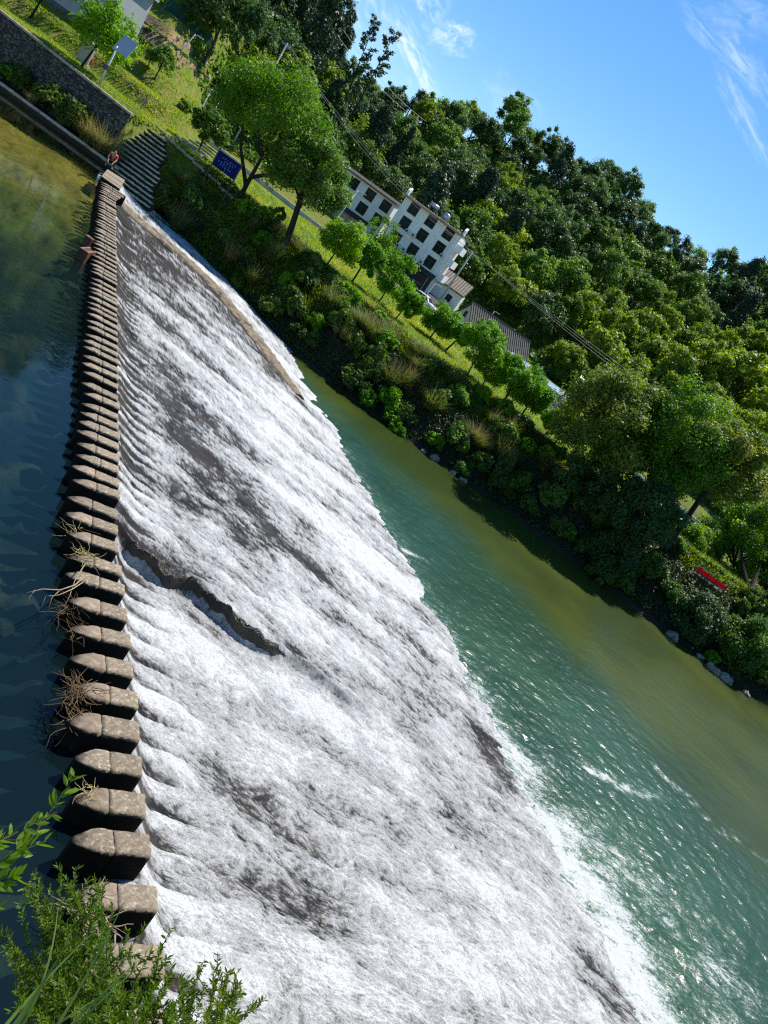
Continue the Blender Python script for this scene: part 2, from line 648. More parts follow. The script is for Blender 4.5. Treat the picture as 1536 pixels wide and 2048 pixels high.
# calm dark wakes behind the stones, jets through the gaps
near_i = np.abs(S_[:, :1] - S_MID[None, :]).argmin(1)
off = np.abs(A_ - S_MID[near_i][:, None])
te = t_end(S_)
wake = np.exp(-(off / .26) ** 2) * ss(te - .2, te + .05, T_) * (1 - ss(te + .7, te + 2.6, T_))
base -= .75 * wake
base += .22 * (1 - wake) * ss(te, te + .3, T_) * (1 - ss(te + 1.2, te + 3, T_)) * (1 - ss(22, 40, S_) * .6)
calm = 1 - ss(te - .45, te + .25, T_)
base -= 1.0 * calm
base += (-.13 * (1 - ss(6.5, 13, T_)) + .20 * ss(11.5, 16.5, T_) * (1 - ss(43, 49, S_))) * ss(16.8, 22, S_)
base += .72 * gut - .55 * np.exp(-((DD + .6) / 1.1) ** 2) * (S_ > 42)
foam = base - .10 - .05 * ss(17, 24, S_) + .46 * band + (.36 + .06 * ss(15, 20, S_)) * patch + (.26 + .10 * ss(15, 20, S_)) * streak + .26 * fine + .14 * vfine + .20 * (curl - .6) + .10 * (curl2 - .5)
foam_h = np.clip(foam, 0, 1.2)
rough_amt = ss(te - .1, te + .9, T_) * (1 - .75 * ss(18.6, 20.6, T_))
disp = rough_amt * (.05 * band + .045 * patch + .016 * streak + .006 * fine + .002 * vfine + foam_h * (.008 * curl + .002 * curl2))
disp *= 1 - .35 * ss(30, 60, S_)
Z_ = apron_z(S_, T_) + disp + ss(15.5, 19.5, T_) * (.10 * fbm(S_ * .55, T_ * .15, 3, 63) + .02 * fbm(S_ * 2.2, T_ * .8, 2, 64)) - .06 * gut * ss(4.8, 8, T_)
# water meets the river: dip under its surface
Z_ = np.where(T_ > 21.2, Z_ - (T_ - 21.2) * .35, Z_)
Z_ = np.where(gut > .5, np.maximum(Z_, -3.62 + .04 * fine), Z_)
X_, Y_ = st(S_, T_)
V = np.stack([X_, Y_, Z_], 2).reshape(-1, 3)

ma, nt = new_mat('white_water')
N = NT(nt)
fo = N.attr('foam')
fa, fb = N.attr('flow_a'), N.attr('flow_b')
vec = N.n('ShaderNodeCombineXYZ', inp={0: fa, 1: fb, 2: 0.0}).outputs[0]
soft = N.noise(vec, 3.2, 4, .6, .8)
n0 = N.noise(vec, 2.8, 3, .55, 2.6)
n1 = N.noise(vec, 6.5, 3, .55, 2.4)
n2 = N.noise(vec, 14, 3, .6, 2.0)
n3 = N.noise(vec, 30, 4, .68, 1.6)


def ridge(n, k):
    return N.math('SUBTRACT', 1.0, N.math('MULTIPLY', N.math('ABSOLUTE', N.math('SUBTRACT', n, .5)), k), clamp=True)


lace = N.math('MAXIMUM', N.math('MAXIMUM', N.math('MULTIPLY', ridge(n1, 12.0), .95), N.math('MULTIPLY', N.math('MULTIPLY', ridge(n0, 11.0), .9), N.rng(fa, 12, 24))), N.math('MAXIMUM', ridge(n2, 11.0), N.math('MULTIPLY', ridge(n3, 9.0), .75)))
rk = N.noise(vec, 1.3, 6, .65, .6)
rock = N.mix(N.rng(rk, .35, .65), (.014, .014, .015), (.046, .041, .036))
rock = N.mix(N.math('MULTIPLY', N.rng(fa, 18, 34), N.rng(rk, .3, .6)), rock, (.058, .053, .047))
rock = N.mix(N.rng(N.noise(vec, .35, 4, .6), .58, .72), rock, (.060, .042, .036))
fs = N.math('ADD', fo, N.math('MULTIPLY', N.math('SUBTRACT', soft, .5), .55))
film = N.mix(N.rng(fs, -.05, .55, 0, .9), rock, (.120, .126, .132))
lam = N.math('MULTIPLY', N.math('POWER', lace, 1.7), N.rng(fs, -.28, .50))
c2 = N.mix(N.math('MULTIPLY', lam, .80), film, (.56, .565, .56))
thick = N.rng(N.math('ADD', fs, N.math('MULTIPLY', N.math('SUBTRACT', N.math('ADD', N.math('MULTIPLY', n2, .6), N.math('MULTIPLY', n3, .4)), .5), 1.1)), .36, 1.0)
curl = N.math('ADD', N.math('MULTIPLY', N.math('POWER', lace, 2.2), .62), N.math('MULTIPLY', N.rng(n3, .36, .62), .38))
white = N.mix(curl, (.265, .275, .28), (.80, .805, .80))
white = N.mix(N.rng(fs, .42, 1.05), N.mix(.27, white, (.10, .106, .112)), white)
c2 = N.mix(N.math('MULTIPLY', thick, .80), c2, white)
ro = N.rng(fs, .1, .6, .30, .65)
p = N.n('ShaderNodeBsdfPrincipled', inp={'Base Color': c2, 'Roughness': ro, 'IOR': 1.33, 'Specular IOR Level': N.rng(fs, .1, .6, .12, .08)})
N.put(p.inputs['Normal'], N.bump(N.math('ADD', n1, N.math('MULTIPLY', n2, .5)), .20, .03))
N.out(p.outputs[0])
struct('cascade_water', mesh('cascade_water', V, gridfaces(NS, NTT, True), ma, True, {'foam': foam, 'flow_a': A_, 'flow_b': B_ * (.74 - .46 * ss(15, 36, S_))}))

# ---- the river below the weir
rx = np.unique(np.concatenate([np.arange(-32, -10, .25), np.arange(-10, 40, .125), np.arange(40, 160, 2.)]))
ry = np.unique(np.concatenate([np.arange(-12, 8, 1.0), np.arange(8, 34, .11), np.arange(34, 64, .18)]))
RX, RY = np.meshgrid(rx, ry, indexing='ij')
RS = RX * WD[0] + RY * WD[1]
RT = RX * PD[0] + RY * PD[1]


def pline_dist(X, Y, pts):
    best = np.full(X.shape, 1e9)
    al = np.zeros(X.shape)
    sg = np.ones(X.shape)
    n = len(pts) - 1
    for i in range(n):
        (a0, b0), (a1, b1) = pts[i], pts[i + 1]
        dx, dy = a1 - a0, b1 - b0
        u = np.clip(((X - a0) * dx + (Y - b0) * dy) / (dx * dx + dy * dy), 0, 1)
        dd = np.hypot(X - a0 - u * dx, Y - b0 - u * dy)
        upd = dd < best
        best = np.where(upd, dd, best)
        al = np.where(upd, (i + u) / n, al)
        sg = np.where(upd, np.sign(dx * (Y - b0) - dy * (X - a0)), sg)
    return best, al, sg


zr_ = -3.5
P2 = lambda L: [tuple(onz(x, y, zr_)[:2]) for x, y in L]
rw = 1.3 * fbm(RX * .35, RY * .35, 3, 17)
d1, a1, _ = pline_dist(RX + rw * .35, RY + rw * .35, P2([(1185, 1540), (1230, 1566), (1290, 1588), (1320, 1592)]))
d2, a2, _ = pline_dist(RX + rw * .3, RY + rw * .3, P2([(1325, 1545), (1362, 1580), (1392, 1615), (1440, 1660), (1492, 1682), (1545, 1735)]))
d3, a3, _ = pline_dist(RX + rw * .3, RY + rw * .3, P2([(818, 1104), (850, 1120), (890, 1155), (960, 1215)]))
db, ab, sb = pline_dist(RX + rw * .8, RY + rw * .8, P2([(560, 700), (640, 790), (760, 905), (930, 1060), (1100, 1250), (1300, 1480), (1420, 1640), (1600, 1810), (1900, 2100)]))
teal = ss(-3.2, 3.2, -sb * db)            # 1 on the weir side
dk = dike_dist(RS, RT)
toe = np.where(RS > 41, np.interp(RS, [41, 43, 46.2, 50.4, 54.6, 58], [19.6, 19.2, 18.4, 17.4, 16.2, 15.0]), 20.6)
dt_ = RT - toe
plume = np.exp(-np.clip(dt_, 0, 50) / (1.5 + 3.0 * (1 - ss(9, 20, RS)))) * (1.0 - .45 * ss(18, 30, RS))
far_pl = .34 * np.exp(-((RT - 24.5) / 5.0) ** 2) * (1 - ss(12, 21, RS)) + .08 * np.exp(-((RT - 31) / 6.0) ** 2) * (1 - ss(6, 16, RS))
rfoam = .52 * plume + far_pl + 1.0 * np.exp(-(d1 / .55) ** 2) * (1 - .3 * a1) * np.clip(.72 + .5 * fbm(RX * 2.3, RY * 2.3, 3, 44), 0, 1.0) + .92 * np.exp(-(d2 / .75) ** 2) * (1 - .4 * a2) * np.clip(.66 + .7 * fbm(RX * 1.9, RY * 1.9, 3, 45), 0, 1.0) + .55 * np.exp(-(d3 / .28) ** 2) * (1 - .7 * a3)
rfoam += (.30 - .06 * ss(20, 40, RS)) * np.exp(-((dt_ - .5) / 1.4) ** 2) * (RS < 44)
rfoam += .22 * fbm(RX * .5 + rw * .3, RY * .5, 4, 23) * np.clip(plume + far_pl, 0, .6) * 2
rough_r = .15 + .85 * np.clip(plume * 1.2 + far_pl + teal * .55, 0, 1)
hz = rough_r * (.045 * fbm(RS * .9 + rw * .3, RT * 1.3, 3, 33) + .030 * fbm(RS * 2.7, RT * 3.3, 2, 36)) * (1 - ss(38, 60, RX)) + plume * .05 * fbm(RS * 4, RT * 4, 2, 39)
V = np.stack([RX, RY, zr_ + hz], 2).reshape(-1, 3)

ma, nt = new_mat('river_water')
N = NT(nt)
fo, te_ = N.attr('foam'), N.attr('teal')
co = N.obco()
big = N.noise(co, .10, 4, .5, .4)
olive = N.mix(N.rng(big, .35, .65), (.026, .044, .007), (.052, .070, .010))
tealc = N.mix(N.rng(big, .35, .65), (.013, .048, .026), (.024, .074, .041))
body = N.mix(te_, olive, tealc)
f1 = N.noise(N.map(co, (.55, 1.25, 1), (0, 0, R(-14))), 3.4, 7, .70, .8)
f2 = N.noise(N.map(co, (.7, 1.2, 1), (0, 0, R(-14))), 16, 4, .68, .6)
fac = N.math('ADD', fo, N.math('MULTIPLY', N.math('SUBTRACT', N.math('ADD', N.math('MULTIPLY', f1, .55), N.math('MULTIPLY', f2, .45)), .5), N.rng(fo, .0, .30, .6, 3.0)))
col = N.mix(N.rng(fac, .30, 1.25, 0, .45), body, (.27, .42, .35))
col = N.mix(N.rng(fac, .66, .98), col, (.47, .49, .485))
p = N.n('ShaderNodeBsdfPrincipled', inp={'Base Color': col, 'Specular IOR Level': .42, 'Roughness': N.rng(fac, .4, .9, .27, .55), 'IOR': 1.33})
w1 = N.noise(N.map(co, (1.0, 1.7, 1), (0, 0, R(20))), 1.15, 3, .5, .3)
w2 = N.noise(N.map(co, (1.0, 1.5, 1), (0, 0, R(-8))), 3.6, 3, .55, .3)
h = N.math('ADD', N.math('MULTIPLY', w1, .9), N.math('MULTIPLY', w2, .38))
N.put(p.inputs['Normal'], N.bump(h, N.rng(te_, 0, 1, .16, .42), .22))
N.out(p.outputs[0])
struct('river_water', mesh('river_water', V, gridfaces(len(rx), len(ry)), ma, True, {'foam': rfoam, 'teal': teal}))

# ---- the pool above the weir: a clear sheet over a real bed
ps = np.concatenate([np.arange(-6, 30, .3), np.arange(30, 90, .8)])
pt = np.concatenate([np.arange(-90, -20, 2.), np.arange(-20, 3.3, .35), [3.35, 3.6]])
S_, T_ = np.meshgrid(ps, pt, indexing='ij')
T_ = np.where(T_ > 3.5, t_end(S_) - .40, T_)
X_, Y_ = st(S_, T_)
tipz = -.5 + 0 * X_
V = np.stack([X_, Y_, tipz], 2).reshape(-1, 3)
ma, nt = new_mat('pool_water')
N = NT(nt)
co = N.obco()
tr = N.n('ShaderNodeBsdfTransparent', inp={0: (.66, .82, .80)})
di = N.n('ShaderNodeBsdfDiffuse', inp={0: (.008, .024, .028)})
sho = N.attr('shoal')
N.put(tr.inputs[0], N.mix(sho, (.62, .78, .78), (.92, .90, .74)))
under = N.n('ShaderNodeMixShader', inp={0: N.rng(sho, 0, 1, .36, .06)})
nt.links.new(tr.outputs[0], under.inputs[1])
nt.links.new(di.outputs[0], under.inputs[2])
w1 = N.noise(N.map(co, (1, 1.6, 1), (0, 0, R(15))), .7, 3, .5, .4)
w2 = N.noise(N.map(co, (1, 1.4, 1), (0, 0, R(-25))), 4.0, 3, .6, .4)
ar = N.rng(N.noise(co, .09, 3, .5), .42, .62, .012, .10)
nrm = N.bump(N.math('ADD', w1, N.math('MULTIPLY', w2, .35)), ar, .12)
gl = N.n('ShaderNodeBsdfGlossy', inp={0: (.90, .92, .88), 'Roughness': .03})
N.put(gl.inputs['Normal'], nrm)
fr = N.n('ShaderNodeFresnel', inp={'IOR': 1.33})
N.put(fr.inputs['Normal'], nrm)
mx = N.n('ShaderNodeMixShader', inp={0: fr.outputs[0]})
nt.links.new(under.outputs[0], mx.inputs[1])
nt.links.new(gl.outputs[0], mx.inputs[2])
N.out(mx.outputs[0])
struct('pool_water', mesh('pool_water', V, gridfaces(len(ps), len(pt), True), ma, True, {'shoal': ss(28, 50, Y_ + 4 * fbm(X_ * .1, Y_ * .1, 3, 81))}))

ps = np.concatenate([np.arange(-6, 24, .14), np.arange(24, 90, .45)])
pt = np.concatenate([np.arange(-90, -16, 1.5), np.arange(-16, 5.0, .15)])
S_, T_ = np.meshgrid(ps, pt, indexing='ij')
X_, Y_ = st(S_, T_)
far = ss(40, 58, Y_)
dep = 1.3 + 1.4 * ss(2.6, -6, T_) * (1 - .55 * far) - .3 * far
slab = fbm(S_ * .35 + .4 * pn(S_ * .8, T_ * .8, 3), T_ * .5, 4, 77) * (1 - .6 * far)
rocks = ss(.02, .12, slab) * .20 + ss(.30, .36, slab) * .12
BZ = -.5 - dep + rocks * (1 - .5 * far) + .05 * fbm(S_ * 1.7, T_ * 1.7, 3, 78) * (1 - far)
strip = np.exp(-((T_ - 2.0 - .25 * np.sin(S_ * .9)) / .55) ** 2) * ss(5, 8, S_) * (1 - ss(15, 17.5, S_))
algae = np.clip(ss(-.12, .25, slab + .35 * fbm(S_ * 1.1, T_ * 1.1, 4, 80)) * .75 + strip * .8, 0, 1)
edge = np.exp(-((slab - .09) / .035) ** 2) * .55 + np.exp(-((slab - .33) / .03) ** 2) * .45
ma, nt = new_mat('pool_bed_rock')
N = NT(nt)
al, fa_, ed = N.attr('algae'), N.attr('shoal'), N.attr('edge')
co = N.obco()
n1 = N.noise(co, 2.2, 8, .65, .8)
n2 = N.noise(co, .5, 5, .6, .6)
deep = N.mix(N.rng(n1, .35, .65), (.005, .019, .025), (.015, .036, .040))
gold = N.mix(N.rng(n1, .38, .62), (.30, .23, .085), (.11, .12, .055))
c = N.mix(N.math('MULTIPLY', al, N.rng(n1, .30, .62, 0, .62)), deep, gold)
c = N.mix(N.math('MULTIPLY', ed, .8), c, (.012, .016, .016))
olv = N.mix(N.rng(n2, .35, .65), (.27, .25, .050), (.17, .175, .045))
olv = N.mix(N.rng(n1, .45, .7), olv, (.10, .105, .025))
c = N.mix(fa_, c, olv)
p = N.n('ShaderNodeBsdfPrincipled', inp={'Base Color': c, 'Roughness': .9, 'Specular IOR Level': .1})
N.put(p.inputs['Normal'], N.bump(n1, .8, .1))
N.out(p.outputs[0])
struct('pool_bed', mesh('pool_bed', np.stack([X_, Y_, BZ], 2).reshape(-1, 3), gridfaces(len(ps), len(pt), True), ma, True,
                        {'algae': algae, 'shoal': ss(26, 52, Y_ + 4 * fbm(X_ * .1, Y_ * .1, 3, 81)), 'edge': edge}))

# ---- rock ledge in the cascade
tt = np.linspace(4.75, 12.6, 150)
vv = np.linspace(-1, 1, 26)
T2, V2 = np.meshgrid(tt, vv, indexing='ij')
sc = ledge_s(T2)
env = ss(4.75, 5.3, T2) * (1 - ss(9.2, 12.4, T2))
wdt = .13 + .07 * pn(T2 * 1.1, V2 * 0 + 2, 5)
nn = fbm(T2 * 1.6, V2 * 1.3, 4, 91)
n9 = fbm(T2 * 5, V2 * 2.4, 3, 92)
s2 = sc + V2 * wdt + .08 * nn
hi = apron_z(sc + .6, T2)
lo = apron_z(sc - .7, T2)
prof = np.clip(1 - np.abs(V2) ** 3.0, 0, 1)
z2 = np.where(V2 < 0, lo - .15 + (hi - lo + .14) * ss(-1, -.35, V2), hi - .12 + .12 * prof) + (.12 * nn + .07 * n9) * prof
z2 = z2 * env + (lo - .5) * (1 - env)
X2, Y2 = st(s2, T2)
M_WET = rough_mat('wet_rock', (.008, .007, .006), (.034, .028, .020), 2.2, .35, .9, .10, (.085, .068, .040), 1.2, .6)
tag(obj('rock_ledge', mesh('rock_ledge', np.stack([X2, Y2, z2], 2).reshape(-1, 3), gridfaces(150, 26), M_WET, True)),
    'dark wet rock ledge breaking through the white water beside the stepping stones', 'rock')

# ---- dry rim of the apron
n = 420
cum = np.concatenate([[0], np.cumsum(np.hypot(*np.diff(DIKE, axis=0).T))])
q = np.linspace(0, cum[-1], n)
ds, dt2 = np.interp(q, cum, DIKE[:, 0]), np.interp(q, cum, DIKE[:, 1])
k = np.ones(21) / 21
ds = np.convolve(np.pad(ds, 10, 'edge'), k, 'valid')
dt2 = np.convolve(np.pad(dt2, 10, 'edge'), k, 'valid')
tx, ty = np.gradient(ds), np.gradient(dt2)
L = np.hypot(tx, ty)
nx, ny = -ty / L, tx / L
vv = np.linspace(-1, 1, 30)
Q2, V2 = np.meshgrid(q, vv, indexing='ij')
hw = (1.12 - .55 * ss(16, 25, Q2)) * (1 + .25 * pn(Q2 * .5, 0 * Q2, 3))
s2 = ds[:, None] + nx[:, None] * V2 * hw
t2 = dt2[:, None] + ny[:, None] * V2 * hw
cob = fbm(Q2 * 1.9, V2 * 2.2, 4, 95)
z2 = apron_z(s2, t2) + (.13 - .03 * ss(15, 25, Q2)) * np.clip(1 - np.abs(V2) ** 2.6, 0, 1) - .20 * np.abs(V2) ** 6 + .07 * cob
X2, Y2 = st(s2, t2)
M_DIKE = rough_mat('dry_cobble', (.30, .24, .155), (.16, .13, .09), 3.2, .9, .9, .08, (.07, .06, .045), .8)
tag(obj('stone_dike', mesh('stone_dike', np.stack([X2, Y2, z2], 2).reshape(-1, 3), gridfaces(n, 30), M_DIKE, True)),
    'dry tan cobbled rim curving down the far edge of the cascade', 'dike')
# ================================================================== ground lookup
def gz(x, y):
    return float(ground(np.array([x]), np.array([y]))[0])


def ong(px, py, y0=56.0, y1=330.0):
    """where the sight line through a photo point meets the far ground"""
    r = ray(px, py)
    ys = np.arange(y0, y1, .15)
    xs, zs = r[0] * ys / r[1], CAM_H + r[2] * ys / r[1]
    g = ground(xs, ys)
    k = int(np.argmax(zs <= g))
    return np.array([xs[k], ys[k], g[k]])


_ONES = ['', 'first', 'second', 'third', 'fourth', 'fifth', 'sixth', 'seventh', 'eighth', 'ninth', 'tenth', 'eleventh', 'twelfth', 'thirteenth', 'fourteenth',
         'fifteenth', 'sixteenth', 'seventeenth', 'eighteenth', 'nineteenth']
_TENS = {2: 'twent', 3: 'thirt', 4: 'fort', 5: 'fift', 6: 'sixt', 7: 'sevent', 8: 'eight', 9: 'ninet'}


def nth(i):
    if i < 20:
        return _ONES[i]
    t, o_ = divmod(i, 10)
    return _TENS[t] + ('ieth' if o_ == 0 else 'y-' + _ONES[o_])


# ================================================================== stepping stones
import bmesh
_bm = bmesh.new()
bmesh.ops.create_cube(_bm, size=2.0)
bmesh.ops.subdivide_edges(_bm, edges=_bm.edges[:], cuts=8, use_grid_fill=True)
_bm.verts.ensure_lookup_table()
CUBE_V = np.array([v.co[:] for v in _bm.verts])
CUBE_F = np.array([[v.index for v in f.verts] for f in _bm.faces])
_bm.free()


def stone_block(x0, x1, y0, y1, z0, z1, rng, prof=None, slope=None, chip=.006):
    """a hewn block in local metres; prof(y01) narrows it, slope(y01) lowers its top"""
    u = CUBE_V.copy()
    ext = (np.abs(u) > .999).sum(1)
    u *= np.where((ext >= 2)[:, None], 1 - .008 * (ext - 1)[:, None] / np.array([x1 - x0, y1 - y0, z1 - z0]), 1.0)
    y01 = (u[:, 1] + 1) / 2
    x = (x0 + x1) / 2 + u[:, 0] * (x1 - x0) / 2 * (prof(y01) if prof else 1.0)
    y = y0 + y01 * (y1 - y0)
    z01 = (u[:, 2] + 1) / 2
    z = z0 + z01 * (z1 - z0)
    if slope:
        z -= slope(y01) * z01
    P = np.stack([x, y, z], 1)
    k = rng.uniform(0, 90)
    for ax in range(3):
        P[:, ax] += chip * fbm(P[:, (ax + 1) % 3] * 7 + k, P[:, (ax + 2) % 3] * 7 + P[:, ax] * 5, 3, ax + 5)
    return P


M_TREAD = rough_mat('grey_brown_stone', (.30, .242, .175), (.19, .152, .11), 9, .92, .8, .025, (.50, .43, .32), 14, .15, 0, .12)
M_NOSE = rough_mat('reddish_stone', (.305, .238, .172), (.20, .155, .112), 8, .92, .6, .02, (.38, .31, .23), 5, .15, 0, .18)
for ma_ in (M_TREAD, M_NOSE):          # wet algae tone and side shade, both put into colour below the dry tops
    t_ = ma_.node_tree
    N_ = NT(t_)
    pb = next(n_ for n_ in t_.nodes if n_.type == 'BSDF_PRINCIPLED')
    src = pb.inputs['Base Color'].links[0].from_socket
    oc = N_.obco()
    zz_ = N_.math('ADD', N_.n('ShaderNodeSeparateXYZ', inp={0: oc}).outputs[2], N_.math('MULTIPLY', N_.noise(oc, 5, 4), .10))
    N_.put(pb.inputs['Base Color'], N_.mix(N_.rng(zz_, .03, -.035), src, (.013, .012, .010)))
GR = 'stepping stones crossing the weir'
N_ST = len(STONES)
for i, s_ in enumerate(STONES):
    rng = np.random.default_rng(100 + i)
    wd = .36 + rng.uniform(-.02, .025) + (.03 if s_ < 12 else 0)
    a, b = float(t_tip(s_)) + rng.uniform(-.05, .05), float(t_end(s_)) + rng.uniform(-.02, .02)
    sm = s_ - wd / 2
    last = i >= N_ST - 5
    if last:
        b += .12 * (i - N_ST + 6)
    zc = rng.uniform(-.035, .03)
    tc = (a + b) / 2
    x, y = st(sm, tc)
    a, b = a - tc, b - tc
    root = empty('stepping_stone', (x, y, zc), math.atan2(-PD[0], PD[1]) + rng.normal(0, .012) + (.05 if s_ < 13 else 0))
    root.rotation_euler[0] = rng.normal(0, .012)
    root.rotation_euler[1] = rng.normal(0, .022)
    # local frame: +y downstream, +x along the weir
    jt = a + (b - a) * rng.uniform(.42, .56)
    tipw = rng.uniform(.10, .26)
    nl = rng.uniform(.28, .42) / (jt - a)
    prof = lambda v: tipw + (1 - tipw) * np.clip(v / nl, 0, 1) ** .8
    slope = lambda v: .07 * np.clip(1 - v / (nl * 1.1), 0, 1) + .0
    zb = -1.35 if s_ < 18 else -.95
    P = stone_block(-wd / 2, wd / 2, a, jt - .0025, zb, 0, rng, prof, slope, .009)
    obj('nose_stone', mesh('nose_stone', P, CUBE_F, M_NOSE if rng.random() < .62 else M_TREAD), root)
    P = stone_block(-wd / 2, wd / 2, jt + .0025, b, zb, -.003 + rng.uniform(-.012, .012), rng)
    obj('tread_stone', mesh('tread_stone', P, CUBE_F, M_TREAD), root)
    far_i = N_ST - i
    if i < 4:
        lb = ['rough stepping stone half hidden under the foreground bush', 'stepping stone nearest the viewer, behind the green bush tips', 'stepping stone beside the bush with dry sticks at its foot', 'bare reddish nosed stepping stone with a dark knob on its tip'][i]
    elif i <= 36:
        lb = f"worn pointed stepping stone, {nth(i + 1)} from the near bushy bank"
    else:
        lb = f"narrow looking stepping stone, {nth(far_i)} from the far stair bank" if far_i > 1 else 'last stepping stone before the slab under the far stairs'
    tag(root, lb, 'stepping stone', GR)

# landing slab at the far end
c0 = onz(226, 350, 0)
sl_ = MB()
e = [onz(*q, 0)[:2] for q in ((203, 352), (215, 338), (250, 360), (240, 378))]
for k in range(5):
    f0, f1 = k / 5 + .012, (k + 1) / 5 - .012
    q = [e[0] + (e[1] - e[0]) * f0, e[3] + (e[2] - e[3]) * f0, e[3] + (e[2] - e[3]) * f1, e[0] + (e[1] - e[0]) * f1]
    zt_ = .015 * (k % 2)
    vs = [(*p_, -1.2) for p_ in q] + [(*p_, zt_) for p_ in q]
    sl_.add(vs, [(3, 2, 1, 0), (4, 5, 6, 7), (0, 1, 5, 4), (1, 2, 6, 5), (2, 3, 7, 6), (3, 0, 4, 7)])
tag(bevel(sl_.build('landing_slab', M_TREAD), .02), 'pale landing of long slabs where the stone row meets the far bank', 'landing')

# ---- reddish boxes beside the weir
M_BRICK = rough_mat('red_brown_masonry', (.14, .062, .040), (.085, .038, .026), 6, .85, .6, .03, (.05, .03, .02), 2)
for (tl, tr, hgt, lb, wdh) in (((168, 501), (186, 500), .5, 'reddish brown sluice block standing in the pool beside the stones', .42), ((174, 471), (186, 480), .35, 'smaller broken sluice block just beyond the reddish one', .28)):
    p0, p1 = onz(*tl, .02), onz(*tr, .02)
    ctr = (p0 + p1) / 2
    L = float(np.linalg.norm(p1 - p0))
    r_ = empty('sluice_block', (ctr[0], ctr[1], 0), math.atan2(p1[1] - p0[1], p1[0] - p0[0]))
    b_ = MB()
    b_.box((0, 0, -.75), (L, wdh, 1.5))
    bevel(b_.build('block', M_BRICK, r_), .04)
    b_ = MB()
    for yy_ in (-wdh / 2 + .05, wdh / 2 - .05):
        b_.box((0, yy_, .03), (L + .04, .10, .05))
    b_.box((-L / 2 + .05, 0, .031), (.10, wdh - .2, .05))
    bevel(b_.build('rim', rough_mat('rim_masonry', (.30, .16, .11), (.20, .10, .07), 8), r_), .01)
    tag(r_, lb, 'block')

# ---- drift caught on the stones
M_TWIG = rough_mat('bleached_twig', (.42, .35, .24), (.26, .19, .11), 14, .9, .3, .01)
M_TWIG2 = rough_mat('brown_twig', (.22, .14, .07), (.11, .07, .035), 14, .9, .3, .01)
M_STRAW = rough_mat('dry_straw', (.52, .44, .20), (.36, .29, .12), 14, .9, .3, .01)


def twigs(rng, n, c, spread, ln, rad, up=.22, curl=.20):
    mb = MB()
    for _ in range(n):
        p_ = np.array(c) + rng.normal(0, 1, 3) * np.array(spread)
        d_ = rng.normal(0, 1, 3)
        d_[2] = d_[2] * up
        d_ /= np.linalg.norm(d_)
        L = ln * rng.uniform(.4, 1.2)
        pts = [p_]
        for k in range(5):
            d_ = d_ + rng.normal(0, curl, 3) * np.array([1, 1, .5])
            d_ /= np.linalg.norm(d_)
            pts.append(pts[-1] + d_ * L / 5)
        r0 = rad * rng.uniform(.5, 1.3)
        mb.tube(pts, list(np.linspace(r0, r0 * .35, 6)), 5)
    return mb


for (px, py, n, spr, ln, rad, mt, lb, nm, z) in (
        (158, 1382, 95, (.09, .14, .045), .40, .008, M_TWIG2, 'thick tangle of brown drift twigs piled against a stepping stone tip', 'driftwood_pile', -.02),
        (150, 1440, 40, (.05, .15, .05), .40, .008, M_TWIG2, 'thin trail of brown drift twigs below the thick twig tangle', 'driftwood_pile', -.10),
        (168, 1110, 44, (.10, .08, .03), .34, .006, M_STRAW, 'pale straw tuft lying on the tip of a stepping stone', 'straw_tuft', .05),
        (140, 1215, 40, (.06, .22, .05), .50, .006, M_TWIG2, 'ragged strip of brown straw hanging below the bleached branch', 'driftwood_pile', -.15),
        (148, 1060, 16, (.05, .13, .05), .45, .006, M_STRAW, 'dry straw caught at the waterline above the pale straw tuft', 'straw_tuft', -.12),
        (150, 1265, 24, (.06, .14, .05), .42, .006, M_TWIG2, 'brown root tangle at a stone tip beneath the ragged straw strip', 'driftwood_pile', -.1),
        (192, 1842, 50, (.16, .07, .05), .46, .011, M_TWIG, 'heap of pale cut sticks behind the green foreground bush', 'stick_heap', -.12),
        (182, 1590, 20, (.10, .07, .02), .22, .006, M_STRAW, 'wisps of dry grass on a stone top above the knobbed stone', 'straw_tuft', .03)):
    c_ = onz(px, py, z)
    tag(twigs(np.random.default_rng(px), n, (0, 0, 0), spr, ln, rad).build(nm, mt, None, False, c_), lb, 'driftwood' if 'straw' not in nm else 'straw')

rng = np.random.default_rng(5)
mb = MB()
for path, r0 in ((((172, 1150, .12), (150, 1170, .25), (120, 1180, .42), (85, 1178, .55), (52, 1186, .50)), .016), (((165, 1165, .1), (145, 1178, .3), (118, 1190, .35), (92, 1192, .30), (82, 1215, .2)), .012),
                 (((118, 1182, .4), (104, 1195, .35), (98, 1215, .2), (95, 1222, .1)), .008), (((70, 1180, .5), (58, 1195, .4), (60, 1208, .3)), .007),
                 (((170, 1128, .1), (150, 1160, .2), (140, 1190, .1), (128, 1215, .0)), .012)):
    mb.tube([onz(*q) for q in path], list(np.linspace(r0, r0 * .3, len(path))), 6)
tag(mb.build('bleached_branch', M_TWIG, None, True), 'bare bleached branch reaching out over the pool from the stones', 'branch')

